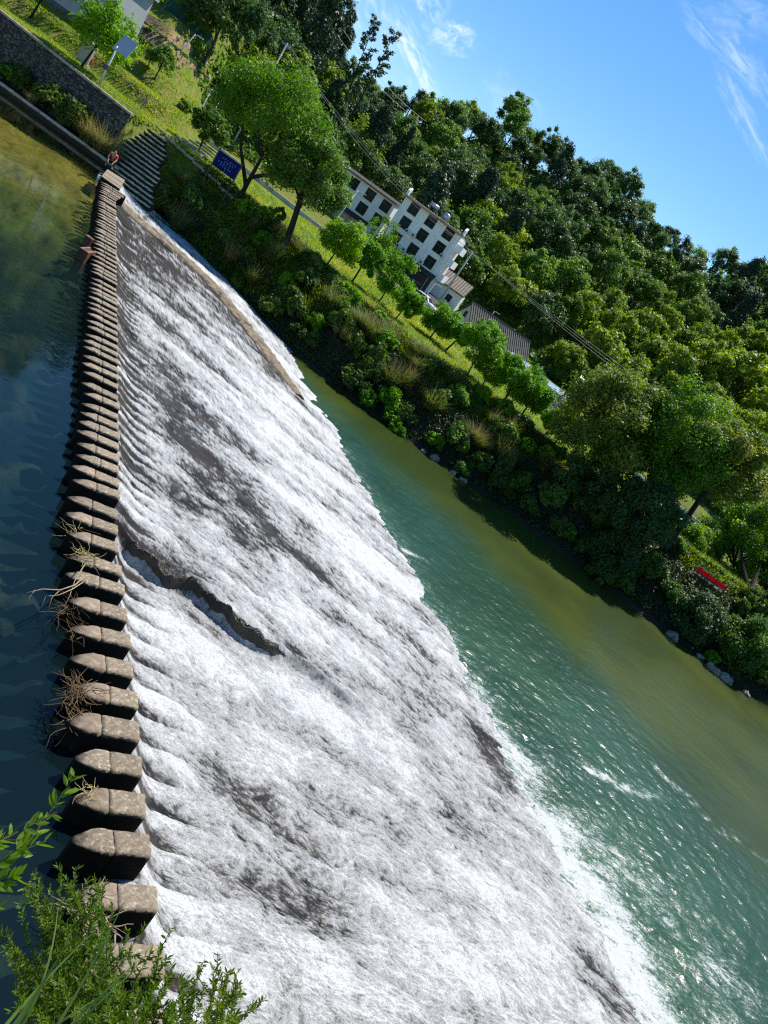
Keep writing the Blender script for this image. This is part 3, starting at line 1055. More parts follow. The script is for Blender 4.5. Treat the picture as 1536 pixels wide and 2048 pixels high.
# ================================================================== far stairs, ledge and retaining wall
M_CONC = rough_mat('pale_concrete', (.46, .41, .32), (.34, .30, .23), 3, .9, .5, .02, (.22, .21, .13), .9)
M_STEP = rough_mat('stair_stone', (.62, .54, .40), (.46, .40, .29), 3, .92, .6, .03, (.16, .19, .05), 1.6)
M_RISER = rough_mat('shaded_riser', (.045, .042, .026), (.025, .024, .016), 3, .95, .6, .03)  # shade of the risers put into a dark colour, against pale treads
p_lo0, p_lo1 = onY(228, 328, 60.4), onY(306, 408, 60.4)
nst = 15
root = empty('stone_stairs', (-31, 60.0, -.9))
for k in range(nst):
    f = k / (nst - 1)
    xa = -33.1 - f * 2.9 + .25 * math.sin(k * 2.1) + max(0, 3 - k) * .7
    xb = -28.6 - f * 4.6 + .20 * math.sin(k * 1.3)
    y_ = 59.1 + k * .50
    z_ = -.85 + k * .30
    mb = MB()
    n_ = 14
    for j in range(n_):
        x0_, x1_ = xa + (xb - xa) * j / n_, xa + (xb - xa) * (j + 1) / n_ - .012
        dz = random.uniform(-.02, .02)
        mb.box(((x0_ + x1_) / 2, y_ + .22 + random.uniform(-.03, .03), z_ - .05 + dz), (x1_ - x0_, .40, .10))
    o_ = mb.build('step', M_STEP, root)
    o_.location = -root.location
    mb = MB()
    mb.box(((xa + xb) / 2, y_ + .45, z_ - .41), (xb - xa - .1, .60, .59))
    mb.build('riser', M_RISER, o_)
tag(root, 'wide weedy stone stairs climbing from the far end of the stone row', 'stairs')
xw0, xw1 = -66.0, -35.0
M_LEDGE = rough_mat('pale_topped_ledge', (.46, .41, .32), (.34, .30, .23), 3, .9, .5, .02, (.22, .21, .13), .9)
t_ = M_LEDGE.node_tree
N_ = NT(t_)
pb = next(n_ for n_ in t_.nodes if n_.type == 'BSDF_PRINCIPLED')
src = pb.inputs['Base Color'].links[0].from_socket
oc = N_.obco()
zz_ = N_.math('ADD', N_.n('ShaderNodeSeparateXYZ', inp={0: oc}).outputs[2], N_.math('MULTIPLY', N_.noise(oc, 2.5, 4), .16))
N_.put(pb.inputs['Base Color'], N_.mix(N_.rng(zz_, -.02, -.14), src, (.028, .026, .018)))  # ledge colour turns darker below its top edge
struct('riverside_ledge', (lambda b_: b_.mesh('riverside_ledge', M_LEDGE))(MB().box(((xw0 + xw1) / 2 + 1.0, 60.44, -.6), (xw1 - xw0 + 2.6, .28, 1.28))))

ma, nt = new_mat('rubble_masonry')
N = NT(nt)
co = N.obco()
wv = N.n('ShaderNodeVectorMath', operation='ADD')
nt.links.new(co, wv.inputs[0])
nz = N.n('ShaderNodeTexNoise', inp={'Vector': co, 'Scale': 2.2, 'Detail': 3})
sc_ = N.n('ShaderNodeVectorMath', operation='SCALE', inp={0: nz.outputs[1], 3: .35})
nt.links.new(sc_.outputs[0], wv.inputs[1])
mp = N.map(wv.outputs[0], (1.35, 1.35, 2.3))
v1 = N.n('ShaderNodeTexVoronoi', inp={'Vector': mp, 'Scale': 1.9})
v2 = N.n('ShaderNodeTexVoronoi', feature='DISTANCE_TO_EDGE', inp={'Vector': mp, 'Scale': 1.9})
ed = N.rng(v2.outputs['Distance'], .015, .11)
cell = N.n('ShaderNodeSeparateColor', inp={0: v1.outputs['Color']}).outputs[0]
stc = N.mix(cell, (.035, .033, .030), (.145, .138, .12))
stc = N.mix(N.rng(N.noise(co, 1.1, 5), .5, .7), stc, (.13, .15, .07))
c = N.mix(ed, (.03, .028, .024), stc)
p = N.n('ShaderNodeBsdfPrincipled', inp={'Base Color': c, 'Roughness': .9})
N.put(p.inputs['Normal'], N.bump(N.math('ADD', ed, N.math('MULTIPLY', N.noise(co, 6, 5), .3)), 1.0, .16))
N.out(p.outputs[0])
M_RUBBLE = ma
xs = np.linspace(xw0, xw1, 240)
zs = np.linspace(-.15, 1.0, 40)
XX, ZZ = np.meshgrid(xs, zs, indexing='ij')
top = zt_of(XX) - .02
ZV = np.where(ZZ < 0, ZZ, ZZ * top)
YV = 62.35 + .10 * ZV + .07 * fbm(XX * 1.6, ZV * 2.2, 3, 55)
root = empty('stone_wall', ((xw0 + xw1) / 2, 62.4, 0))
o_ = obj('masonry', mesh('masonry', np.stack([XX, YV, ZV], 2).reshape(-1, 3), gridfaces(240, 40), M_RUBBLE, True), root)
o_.location = -root.location
mb = MB()
for j in range(40):
    x0_, x1_ = xw0 + (xw1 - xw0) * j / 40, xw0 + (xw1 - xw0) * (j + 1) / 40 - .01
    zt_ = float(zt_of((x0_ + x1_) / 2))
    mb.box(((x0_ + x1_) / 2, 62.95, zt_ + .03), (x1_ - x0_, .55, .16))
o_ = mb.build('coping', M_CONC, root)
o_.location = -root.location
tag(root, 'tall dark rubble retaining wall with a pale coping above the pool', 'wall')
# kerb a step behind the coping, running on past the stairs along the bank top
mb = MB()
pts = [onz(12, 20, 4.35), onz(83, 78, 4.3), onz(215, 172, 4.15), onz(262, 212, 4.0), onz(330, 266, 3.7), onz(398, 323, 3.5)]
kb = [(-64, 64.6), (-44, 64.8), (-38, 65.2), (-35, 67.3), (-30, 67.6), (-24, 67.6), (-18, 67.9)]
for (x0_, y0_), (x1_, y1_) in zip(kb[:-1], kb[1:]):
    nn_ = int(abs(x1_ - x0_) / 1.0)
    for j in range(nn_):
        xa, ya = x0_ + (x1_ - x0_) * j / nn_, y0_ + (y1_ - y0_) * j / nn_
        xb, yb = x0_ + (x1_ - x0_) * (j + 1) / nn_, y0_ + (y1_ - y0_) * (j + 1) / nn_
        mb.box(((xa + xb) / 2, (ya + yb) / 2, gz((xa + xb) / 2, (ya + yb) / 2) + .06), (math.hypot(xb - xa, yb - ya) - .01, .22, .22), math.atan2(yb - ya, xb - xa))
tag(mb.build('path_kerb', M_CONC), 'thin pale kerb along the grass above the retaining wall and stairs', 'kerb')
kb = [(-17.5, 68.2), (-10, 69.6), (0, 69.5), (9, 68.0), (16, 67.6)]
mb = MB()
for (x0_, y0_), (x1_, y1_) in zip(kb[:-1], kb[1:]):
    nn_ = int(abs(x1_ - x0_) / 1.0)
    for j in range(nn_):
        xa, ya = x0_ + (x1_ - x0_) * j / nn_, y0_ + (y1_ - y0_) * j / nn_
        xb, yb = x0_ + (x1_ - x0_) * (j + 1) / nn_, y0_ + (y1_ - y0_) * (j + 1) / nn_
        mb.box(((xa + xb) / 2, (ya + yb) / 2, gz((xa + xb) / 2, (ya + yb) / 2) + .04), (math.hypot(xb - xa, yb - ya) - .01, .16, .16), math.atan2(yb - ya, xb - xa))
tag(mb.build('path_kerb', M_CONC), 'low kerb in the grass below the row of young roadside trees', 'kerb')
# second short flight and its landing, up in the grass
c_ = ong(332, 266)
mb = MB()
mb.box((0, 0, .03), (2.6, 1.6, .14))
root = empty('garden_steps', c_)
mb.build('landing', M_CONC, root)
for k in range(5):
    b_ = MB()
    b_.box((1.9 + k * .28, .9 + k * .75, .12 + k * .20), (2.9, .55, .14))
    b_.build('step', M_CONC, root)
tag(root, 'short pale steps with a landing in the grass above the wide stairs', 'steps')

# ---- a person squatting at the water by the landing
def skin_chain(bm_verts, edges, radii, name, mat, parent, sub=2):
    me = bpy.data.meshes.new(name)
    me.from_pydata(bm_verts, edges, [])
    o = obj(name, me, parent)
    if not me.skin_vertices:
        b_ = bmesh.new()
        b_.from_mesh(me)
        b_.verts.layers.skin.verify()
        b_.to_mesh(me)
        b_.free()
    for v, r in zip(me.skin_vertices[0].data, radii):
        v.radius = (r, r) if not isinstance(r, tuple) else r
    me.skin_vertices[0].data[0].use_root = True
    md = o.modifiers.new('skin', 'SKIN')
    md.use_smooth_shade = True
    sb = o.modifiers.new('sub', 'SUBSURF')
    sb.levels = sub
    sb.render_levels = sub
    me.materials.append(mat)
    return o


M_SKIN = plain('skin', (.46, .29, .20), .55)
M_RED = rough_mat('red_shirt', (.56, .012, .075), (.44, .008, .055), 5, .8, .3, .02)
M_TROU = rough_mat('black_trousers', (.012, .012, .016), (.022, .022, .028), 8, .85, .3, .02)
M_HAIR = plain('black_hair', (.012, .010, .009), .6)
pp = onz(210, 331, 0.0)
per = empty('person', (pp[0] + .1, pp[1] + .35, .0), R(-155))
# local: +y is the way the person faces, x to their right
bv = [(0, -.26, .38), (0, -.10, .62), (0, .08, .84), (0, .17, .93), (0, .24, 1.00), (0, .33, 1.05), (0, .36, 1.11)]
be = [(0, 1), (1, 2), (2, 3), (3, 4), (4, 5), (5, 6)]
br = [(.15, .13), (.15, .115), (.155, .11), (.065, .065), (.075, .085), (.088, .10), (.06, .07)]
for sgn in (-1, 1):
    b0 = len(bv)
    bv += [(sgn * .10, -.24, .36), (sgn * .22, .14, .56), (sgn * .19, -.04, .12), (sgn * .20, .03, .05), (sgn * .21, .15, .035)]
    be += [(0, b0), (b0, b0 + 1), (b0 + 1, b0 + 2), (b0 + 2, b0 + 3), (b0 + 3, b0 + 4)]
    br += [.10, .078, .05, .045, .035]
    b0 = len(bv)
    bv += [(sgn * .19, .10, .86), (sgn * .24, .25, .62), (sgn * .15, .44, .42), (sgn * .145, .50, .36)]
    be += [(2, b0), (b0, b0 + 1), (b0 + 1, b0 + 2), (b0 + 2, b0 + 3)]
    br += [.062, .046, .035, .03]
    for k, (fx, fl) in enumerate(((-.03, .075), (-.01, .085), (.01, .08), (.028, .065))):
        f0 = len(bv)
        bv += [(sgn * .145 + fx, .50 + fl * .55, .36 - fl * .55), (sgn * .145 + fx, .50 + fl * .8, .36 - fl * 1.1)]
        be += [(b0 + 3, f0), (f0, f0 + 1)]
        br += [.009, .007]
    f0 = len(bv)
    bv += [(sgn * .145 - sgn * .045, .50, .33)]
    be += [(b0 + 3, f0)]
    br += [.010]
skin_chain(bv, be, br, 'body', M_SKIN, per)
skin_chain([(0, -.28, .40), (0, -.11, .635), (0, .075, .855), (-.19, .09, .87), (-.245, .22, .67), (.19, .09, .87), (.245, .22, .67)], [(0, 1), (1, 2), (2, 3), (3, 4), (2, 5), (5, 6)],
           [(.165, .145), (.17, .13), (.175, .13), .078, .062, .078, .062], 'shirt', M_RED, per)
skin_chain([(0, -.27, .36), (-.11, -.24, .36), (-.225, .15, .575), (-.19, -.04, .14), (.11, -.24, .36), (.225, .15, .575), (.19, -.04, .14)], [(0, 1), (1, 2), (2, 3), (0, 4), (4, 5), (5, 6)],
           [(.16, .15), .115, .092, .06, .115, .092, .06], 'trousers', M_TROU, per)
skin_chain([(0, .235, 1.06), (0, .285, 1.12), (0, .36, 1.155)], [(0, 1), (1, 2)], [(.085, .08), (.095, .075), (.075, .045)], 'hair', M_HAIR, per)
mb = MB()
for sgn in (-1, 1):
    mb.tube([(sgn * .034, .425, 1.075), (sgn * .034, .435, 1.075)], [.012, .007], 8)
mb.build('eyes', M_HAIR, per)
mb = MB()
mb.tube([(0, .42, 1.075), (0, .445, 1.035)], [.010, .016], 6)
mb.build('nose', M_SKIN, per)
mb = MB()
mb.tube([(-.022, .405, 1.008), (0, .412, 1.006), (.022, .405, 1.008)], [.006, .008, .006], 6)
mb.build('mouth', plain('lips', (.30, .09, .07), .5), per)
per.scale = (1.22, 1.22, 1.22)
tag(per, 'person in a red shirt and black trousers squatting at the pool edge', 'person')
M_WHITE = plain('white_plastic', (.78, .78, .76), .4)
c_ = onz(198, 357, -.45)
mb = MB()
mb.tube([(0, 0, -.1), (0, 0, .22)], [.13, .17], 14)
mb.tube([(.17, 0, .22), (.12, 0, .38), (-.12, 0, .38), (-.17, 0, .22)], .008, 5)
tag(mb.build('bucket', M_WHITE, None, True, c_), 'small white bucket in the water beside the landing slab', 'bucket')
c_ = onz(221, 329, .0)
mb = MB()
mb.prism([(-.5, 0), (.5, 0), (.46, .16), (-.4, .22)], -.28, .28)
tag(bevel(mb.build('washing_stone', M_CONC, None, False, c_, R(-40)), .03), 'pale washing stone beside the squatting person', 'stone')
# ================================================================== vegetation
def leafcloud(rng, C, rad, per, leaf, up=.35, squash=.8, aspect=.55, inner=.45, tilt=.5, vbase=None):
    """leaf faces spread through the volume of clusters; returns verts, faces, per-vertex tone"""
    C = np.asarray(C, float)
    rad = np.broadcast_to(np.asarray(rad, float), (len(C),))
    n = len(C) * per
    d = rng.normal(0, 1, (n, 3))
    d /= np.linalg.norm(d, axis=1)[:, None]
    r = np.repeat(rad, per) * (inner + (1 - inner) * rng.random(n)) ** 1.0
    off = d * r[:, None] * (1 + .18 * rng.normal(0, 1, (n, 1)))
    off[:, 2] *= squash
    P = np.repeat(C, per, axis=0) + off
    nr = d * tilt + rng.normal(0, .45, (n, 3)) + np.array([0, 0, up * 1.35])
    nr /= np.linalg.norm(nr, axis=1)[:, None]
    a = np.cross(nr, rng.normal(0, 1, (n, 3)))
    a /= np.linalg.norm(a, axis=1)[:, None] + 1e-9
    b = np.cross(nr, a)
    sz = leaf * rng.uniform(.6, 1.3, (n, 1))
    a *= sz
    b *= sz * aspect
    V = np.stack([P - a, P + b, P + a, P - b], 1).reshape(-1, 3)
    F = np.arange(n * 4).reshape(n, 4)
    cv = rng.random(len(C)) if vbase is None else vbase
    v = np.clip(np.repeat(cv, per) * .55 + rng.random(n) * .45, 0, 1)
    return V, F, np.repeat(v, 4)


def shell(rng, n, rx, rz, zc, lo=-.55, inner=.55, jit=.1):
    P = []
    while len(P) < n:
        d = rng.normal(0, 1, 3)
        d /= np.linalg.norm(d)
        if d[2] < lo:
            continue
        k = inner + (1 - inner) * rng.random() ** .6
        P.append((d[0] * rx * k * (1 + jit * rng.normal()), d[1] * rx * k * (1 + jit * rng.normal()), zc + d[2] * rz * k * (1 + jit * rng.normal())))
    return np.array(P)


def tree_trunk(rng, h, r, tips, bend=.05, n=8, fork=None, nl=9):
    mb = MB()
    top = np.array([rng.normal(0, bend * h), rng.normal(0, bend * h), h])
    mid = top * .5 + np.array([rng.normal(0, bend * h * .5), rng.normal(0, bend * h * .5), 0])
    mb.tube([(0, 0, -.5), (0, 0, .02), mid * .5, mid, top], [r * 1.35, r * 1.15, r * .9, r * .75, r * .4], n)
    if len(tips):
        for k in rng.choice(len(tips), min(nl, len(tips)), replace=False):
            f = rng.uniform(.35, .95)
            b = mid * (1 - f) * 1.0 + top * f if f > .5 else mid * (f * 2)
            t_ = np.array(tips[k])
            mb.tube([b, (b + t_) / 2 + np.array([0, 0, -.06 * h * rng.random()]), t_], [r * .42, r * .26, r * .10], max(5, n - 3))
    return mb


M_BARK = rough_mat('bark', (.085, .065, .048), (.045, .035, .028), 6, .95, .8, .04, (.11, .10, .08), 2, .1)
M_BARKD = rough_mat('dark_bark', (.040, .032, .025), (.022, .018, .014), 6, .95, .8, .04)

L_DARK = leaf_mat('dark_evergreen_leaves', (.034, .090, .026), (.105, .195, .042), .34, .30)
L_MID = leaf_mat('mid_green_leaves', (.062, .155, .022), (.165, .280, .036), .42, .26)
L_YEL = leaf_mat('yellow_green_leaves', (.095, .195, .012), (.250, .345, .028), .44, .20, (.30, .27, .06))
L_CON = leaf_mat('conifer_needles', (.022, .056, .026), (.052, .100, .040), .16, .28)
L_YOUNG = leaf_mat('young_tree_leaves', (.090, .240, .005), (.200, .390, .010), .48, .14)
L_FLOW = leaf_mat('pale_blossom_leaves', (.065, .145, .016), (.210, .260, .034), .42, .16, (.60, .54, .22))
L_FEATH = leaf_mat('feathery_leaves', (.070, .180, .010), (.165, .300, .020), .48, .14)
L_GRASS = leaf_mat('grass_blades', (.120, .250, .006), (.360, .380, .024), .46, .08)
L_REED = leaf_mat('reed_blades', (.075, .135, .020), (.33, .27, .11), .34, .18)
L_LOW = leaf_mat('shaded_low_leaves', (.018, .044, .010), (.050, .088, .016), .25, .1)  # shade of the far bank put into these darker leaf colours
L_SHRUB = leaf_mat('shrub_leaves', (.042, .105, .012), (.120, .195, .022), .38, .25)


def crown_mesh(name, parts, mat):
    V, F, v, o = [], [], [], 0
    for a, b, c in parts:
        V.append(a)
        F.append(b + o)
        v.append(c)
        o += len(a)
    return mesh(name, np.concatenate(V), np.concatenate(F), mat, False, {'v': np.concatenate(v)})


def make_tree(name, trunk_me, crown_me):
    r = empty(name)
    obj('trunk', trunk_me, r)
    obj('crown', crown_me, r)
    return r


# ---- far tree kinds, about 9 m tall, built once each in a few shapes
def far_round(seed, mat, n=46, per=95, rx=4.2, rz=3.6, zc=5.6, leaf=.34, rad=(.8, 1.35), lo=-.45):
    n, per, leaf, rad = int(n * 1.35), int(per * 1.45), leaf * .70, (rad[0] * .75, rad[1] * 1.1)
    rng = np.random.default_rng(seed)
    C = shell(rng, n, rx, rz, zc, lo)
    cr = leafcloud(rng, C, rng.uniform(*rad, len(C)), per, leaf, .45, .8, .55, .25)
    return make_tree('broadleaf_tree', tree_trunk(rng, zc, .20, C).mesh('trunk', M_BARK), crown_mesh('crown', [cr], mat))


def far_cedar(seed, mat, n=90, per=130):
    rng = np.random.default_rng(seed)
    z = rng.random(n) ** .8
    rr = 3.3 * (1 - z * .78) * np.sqrt(rng.random(n)) ** .6
    an = rng.uniform(0, 2 * np.pi, n)
    C = np.stack([rr * np.cos(an), rr * np.sin(an), 1.8 + z * 11.5], 1)
    cr = leafcloud(rng, C, rng.uniform(.6, 1.3, n), per, .22, .25, .9, .5, .2)
    return make_tree('cedar_tree', tree_trunk(rng, 12, .24, C[::4]).mesh('trunk', M_BARK), crown_mesh('crown', [cr], mat))


def far_fir(seed, mat, h=11.0, lv=17, sparse=1.0, w=.24):
    rng = np.random.default_rng(seed)
    C, rad = [], []
    for k in range(lv):
        f = k / (lv - 1)
        z = 1.6 + f * (h - 1.9)
        r = w * h * (1 - f) ** .85 + .25
        for j in range(max(4, int(9 * (1 - f * .55) * sparse))):
            a = rng.uniform(0, 2 * np.pi)
            for q in (.4, .72, 1.0):
                C.append((r * q * math.cos(a), r * q * math.sin(a), z - .22 * r * q + rng.normal(0, .12)))
                rad.append(.42 + .14 * (1 - q))
    C = np.array(C)
    cr = leafcloud(rng, C, np.array(rad), int(17), .30, .2, .5, .35)
    mb = MB()
    mb.tube([(0, 0, -.5), (0, 0, h * .5), (0, 0, h)], [.22, .15, .03], 7)
    for c in C[2::9]:
        mb.tube([(0, 0, c[2] + .3), tuple(c)], [.05, .02], 4)
    return make_tree('fir_tree', mb.mesh('trunk', M_BARKD), crown_mesh('crown', [cr], mat))


PROTO = {'dark': [far_round(11, L_DARK), far_round(12, L_DARK, 40, 100, 3.6, 4.4, 6.0), far_round(13, L_DARK, 52, 90, 4.8, 3.2, 5.2)],
         'mid': [far_round(21, L_MID), far_round(22, L_MID, 40, 100, 3.7, 4.2, 5.9), far_round(23, L_MID, 34, 110, 4.0, 3.4, 5.4, .32, (1.0, 1.6))],
         'yellow': [far_round(31, L_YEL, 38, 110, 4.0, 3.5, 5.4, .36, (.7, 1.2)), far_round(32, L_YEL, 44, 100, 4.4, 3.2, 5.2, .36, (.7, 1.3)), far_round(33, L_YEL, 30, 120, 3.4, 4.0, 5.4, .34, (.8, 1.3))],
         'cedar': [far_cedar(41, L_CON), far_cedar(42, L_CON), far_cedar(43, L_CON, 60, 100)],
         'fir': [far_fir(51, L_CON), far_fir(52, L_CON, 12.5, 19, 1.0, .20), far_fir(53, L_CON, 9.5, 15, 1.1, .27)]}
for k in PROTO:
    for o in PROTO[k]:
        o['used'] = 0

NAMES = {'dark': ('dark evergreen tree', 'tree', 'dark evergreen trees on the wooded hill'), 'mid': ('mid green tree', 'tree', 'mid green trees on the wooded hill'),
         'yellow': ('yellow green tree', 'tree', 'yellow green trees on the wooded hill'), 'cedar': ('tall dusky cedar', 'tree', 'tall cedars on the wooded hill'),
         'fir': ('pointed dark fir', 'tree', 'pointed firs on the wooded hill')}


def put_tree(kind, p, sc, rng, sz=1.0):
    L = PROTO[kind]
    src = L[int(rng.integers(len(L)))]
    if src['used']:
        o = dup(src)
    else:
        o = src
    src['used'] = 1
    o.location = [float(c) for c in p]
    o.rotation_euler = (rng.normal(0, .03), rng.normal(0, .03), rng.uniform(0, 6.28))
    o.scale = (sc, sc, sc * sz)
    return o


# ---- the wooded hill, tree by tree
rng = np.random.default_rng(77)
placed = []
HOUSES = [(-21, 126, 9), (-33, 135, 10), (-14, 131, 7), (-2, 116, 9), (6, 112, 7)]
tries = 0
cand = []
for rowi, q in enumerate((1.0, .90, .79, .68, .57, .46, .36, .26, .17, .09, .03)):
    azs = np.radians(np.arange(-47, 31, .1))
    a = np.radians(-46.5) + rng.random() * .02
    while a < np.radians(30):
        rf = np.interp(a, AZ_K, AZ_F)
        r = rf + (R_RIDGE - rf) * np.clip(q + rng.normal(0, .025), 0.01, 1.0)
        cand.append((a, r, q))
        a += (8.6 if q > .5 else 7.4) * rng.uniform(.75, 1.25) / r
hill = []
for a, r, q in cand:
    x, y = r * math.sin(a), r * math.cos(a)
    if any(math.hypot(x - hx, y - hy) < hr for hx, hy, hr in HOUSES):
        continue
    deg = math.degrees(a)
    # drop what other things or the frame fully hide
    hill.append((deg, x, y, q))
kinds = []
for deg, x, y, q in hill:
    u = rng.random()
    cl = pn(x * .035, y * .035, 8) + .15 * rng.normal()
    if deg < -21:
        kd = 'cedar' if u < .70 else ('dark' if u < .88 else 'mid')
        if q < .2:
            kd = 'mid' if u < .5 else ('yellow' if u < .65 else 'dark')
    elif deg < -15:
        kd = 'yellow' if (q < .45 and u < .30) else ('dark' if u < .62 else ('cedar' if u < .75 else 'mid'))
    elif deg > 3 and q < .52:
        kd = 'yellow' if (cl > -.25 or u < .55) else ('mid' if u < .75 else 'dark')
    else:
        kd = 'dark' if u < .48 else ('mid' if u < .66 else ('fir' if u < .80 else ('cedar' if u < .90 else 'yellow')))
        if cl > .30:
            kd = 'yellow' if u < .6 else 'mid'
    if q > .97 and -15 < deg < 12:
        kd = 'fir' if u < .09 else ('mid' if u < .50 else ('yellow' if u < .62 else 'dark'))
    if q > .82 and kd in ('cedar', 'fir') and deg > -15 and rng.random() < .85:
        kd = 'dark' if u < .6 else 'mid'
    kinds.append(kd)
MARK = [(-60, -36, 'above the left terraces'), (-36, -27, 'above the forked tree'), (-27, -19.5, 'left of the houses'), (-19.5, -13.5, 'above the wide house'), (-13.5, -7.5, 'above the tall house'),
        (-7.5, -1.5, 'above the tiled hut'), (-1.5, 4.5, 'above the blue sheds'), (4.5, 10.5, 'above the blossoming tree'), (10.5, 17, 'near the right end'), (17, 60, 'past the right end')]
ROWS = [(.95, 2, 'on the skyline'), (.62, .95, 'on upper slope'), (.31, .62, 'on middle slope'), (-1, .31, 'at hill foot')]
cells = {}
for i, ((deg, x, y, q), kd) in enumerate(zip(hill, kinds)):
    mk = next(t for a, b, t in MARK if a <= deg < b)
    rw = next(t for a, b, t in ROWS if a <= q < b)
    cells.setdefault((kd, rw, mk), []).append(i)
HL = {}
for (kd, rw, mk), L in cells.items():
    L.sort(key=lambda i: hill[i][0])
    for k, i in enumerate(L):
        HL[i] = f"{NAMES[kd][0]} {rw} {mk}" + (f", {nth(k + 1)} from left" if len(L) > 1 else '')
for i, ((deg, x, y, q), kd) in enumerate(zip(hill, kinds)):
    z = gz(x, y) - .3
    sc = rng.uniform(.82, 1.22) * (1.0 if kd != 'fir' else 1.05)
    if deg < -21 and kd == 'cedar':
        sc *= 1.3
    o = put_tree(kd, (x, y, z), sc, rng, rng.uniform(.9, 1.18))
    tag(o, HL[i], NAMES[kd][1], NAMES[kd][2])

# low growth under the hill trees
n = 52000
az = np.radians(rng.uniform(-48, 31, n))
rf = np.interp(az, AZ_K, AZ_F)
r = rf - 3 + (R_RIDGE + 2 - rf) * rng.random(n)
x, y = r * np.sin(az), r * np.cos(az)
keep = np.ones(n, bool)
for hx, hy, hr in HOUSES:
    keep &= np.hypot(x - hx, y - hy) > hr
x, y = x[keep], y[keep]
C = np.stack([x, y, ground(x, y) + rng.uniform(.1, 1.3, len(x))], 1)
V, F, v = leafcloud(rng, C, .5, 3, .42, .6)
struct('hill_undergrowth', mesh('hill_undergrowth', V, F, L_MID, False, {'v': v}), 'stuff')

# ---- sparse tall pines against the sky
for k, (bx, by, tx, ty, lb) in enumerate(((716, 190, 752, 40, 'thin sparse pine against the sky, left of its thin twin'), (730, 196, 790, 66, 'thin sparse pine against the sky beside the ridge gap'))):
    Yp = 150.0 + 4 * k
    b_, t_ = onY(bx, by, Yp), onY(tx, ty, Yp)
    g_ = gz(b_[0], Yp)
    h = t_[2] - g_
    rng2 = np.random.default_rng(300 + k)
    C, rd = [], []
    mb = MB()
    lean = np.array([t_[0] - b_[0], 0, 0])
    mb.tube([(0, 0, -.5), lean * .45 + np.array([0, 0, h * .5]), lean + np.array([0, 0, h])], [.22, .14, .04], 7)
    for j in range(34):
        f = .42 + .58 * j / 33
        c = lean * f + np.array([0, 0, h * f])
        L = 3.0 * (1.12 - f) ** .5 * rng2.uniform(.6, 1.1)
        a = rng2.uniform(0, 6.28)
        e = c + np.array([math.cos(a) * L, math.sin(a) * L, L * .45])
        mb.tube([c, (c + e) / 2 + np.array([0, 0, -.1]), e], [.05, .035, .015], 4)
        for w_ in (.5, .8, 1.0):
            C.append(c + (e - c) * w_)
            rd.append(.5)
    cr = leafcloud(rng2, np.array(C), np.array(rd), 24, .22, .3)
    r_ = empty('pine_tree', (b_[0], Yp, g_))
    obj('trunk', mb.mesh('trunk', M_BARKD), r_)
    obj('crown', crown_mesh('crown', [cr], L_CON), r_)
    tag(r_, lb, 'tree', 'sparse pines on the skyline')

# ---- trees that can be told apart, each with its own crown
def near_tree(nm, base, cpx, rpx, mat, lb, grp, seed, leaf=.16, per=130, dens=1.0, flat=1.0, tr=.10, zlo=-.6, bark=None, rz_k=1.0, Yc=0.0, forks=0, cl=(.22, .34), nmul=1.0):
    """base, cpx: photo points of the trunk foot and the crown centre; rpx: crown radius there"""
    b_ = np.asarray(base, float) if len(base) == 3 else ong(*base)
    c_ = onY(cpx[0], cpx[1], b_[1] + Yc)
    dep = math.hypot(c_[1], 9 - c_[2]) * .98
    R_ = rpx * dep / F_PX * (1.24 if mat is L_YOUNG else 1.2)
    rng = np.random.default_rng(seed)
    rel = c_ - b_
    n = int(34 * dens)
    C = shell(rng, n, R_ * .86, R_ * .80 * rz_k, 0, zlo, .5)
    C[:, 1] *= flat
    C = C + rel
    cr = leafcloud(rng, C, R_ * rng.uniform(cl[0], cl[1], n), int(per), leaf, .35, .85)
    mb = MB()
    h0 = rel[2] - R_ * .45
    lean = rel * np.array([1, 1, 0])
    if forks:
        for k in range(forks):
            e = rel + np.array([R_ * .45 * (k - (forks - 1) / 2) * 1.2, rng.normal(0, R_ * .2), R_ * rng.uniform(-.1, .3)])
            lowf = .25 + .1 * k
            s0 = lean * lowf * .3 + np.array([0, 0, h0 * lowf])
            mb.tube([(0, 0, -.4), s0, (s0 + e) / 2 + np.array([R_ * .1 * (k - .5), 0, -.05 * R_]), e], [tr * 1.2, tr, tr * .65, tr * .2], 8)
    else:
        mb.tube([(0, 0, -.4), (0, 0, .02), lean * .4 + np.array([0, 0, h0 * .5]), lean * .8 + np.array([0, 0, h0]), rel + np.array([0, 0, R_ * .4])], [tr * 1.3, tr * 1.15, tr * .9, tr * .8, tr * .25], 8)
    for k in rng.choice(n, min(12, n), replace=False):
        s0 = lean * .75 + np.array([0, 0, h0 * rng.uniform(.85, 1.15)])
        mb.tube([s0, (s0 + C[k]) / 2 + np.array([0, 0, .05 * R_]), C[k]], [tr * .5, tr * .3, tr * .1], 5)
    r_ = empty(nm, b_)
    obj('trunk', mb.mesh('trunk', bark or M_BARKD), r_)
    obj('crown', crown_mesh('crown', [cr], mat), r_)
    return tag(r_, lb, 'tree', grp)


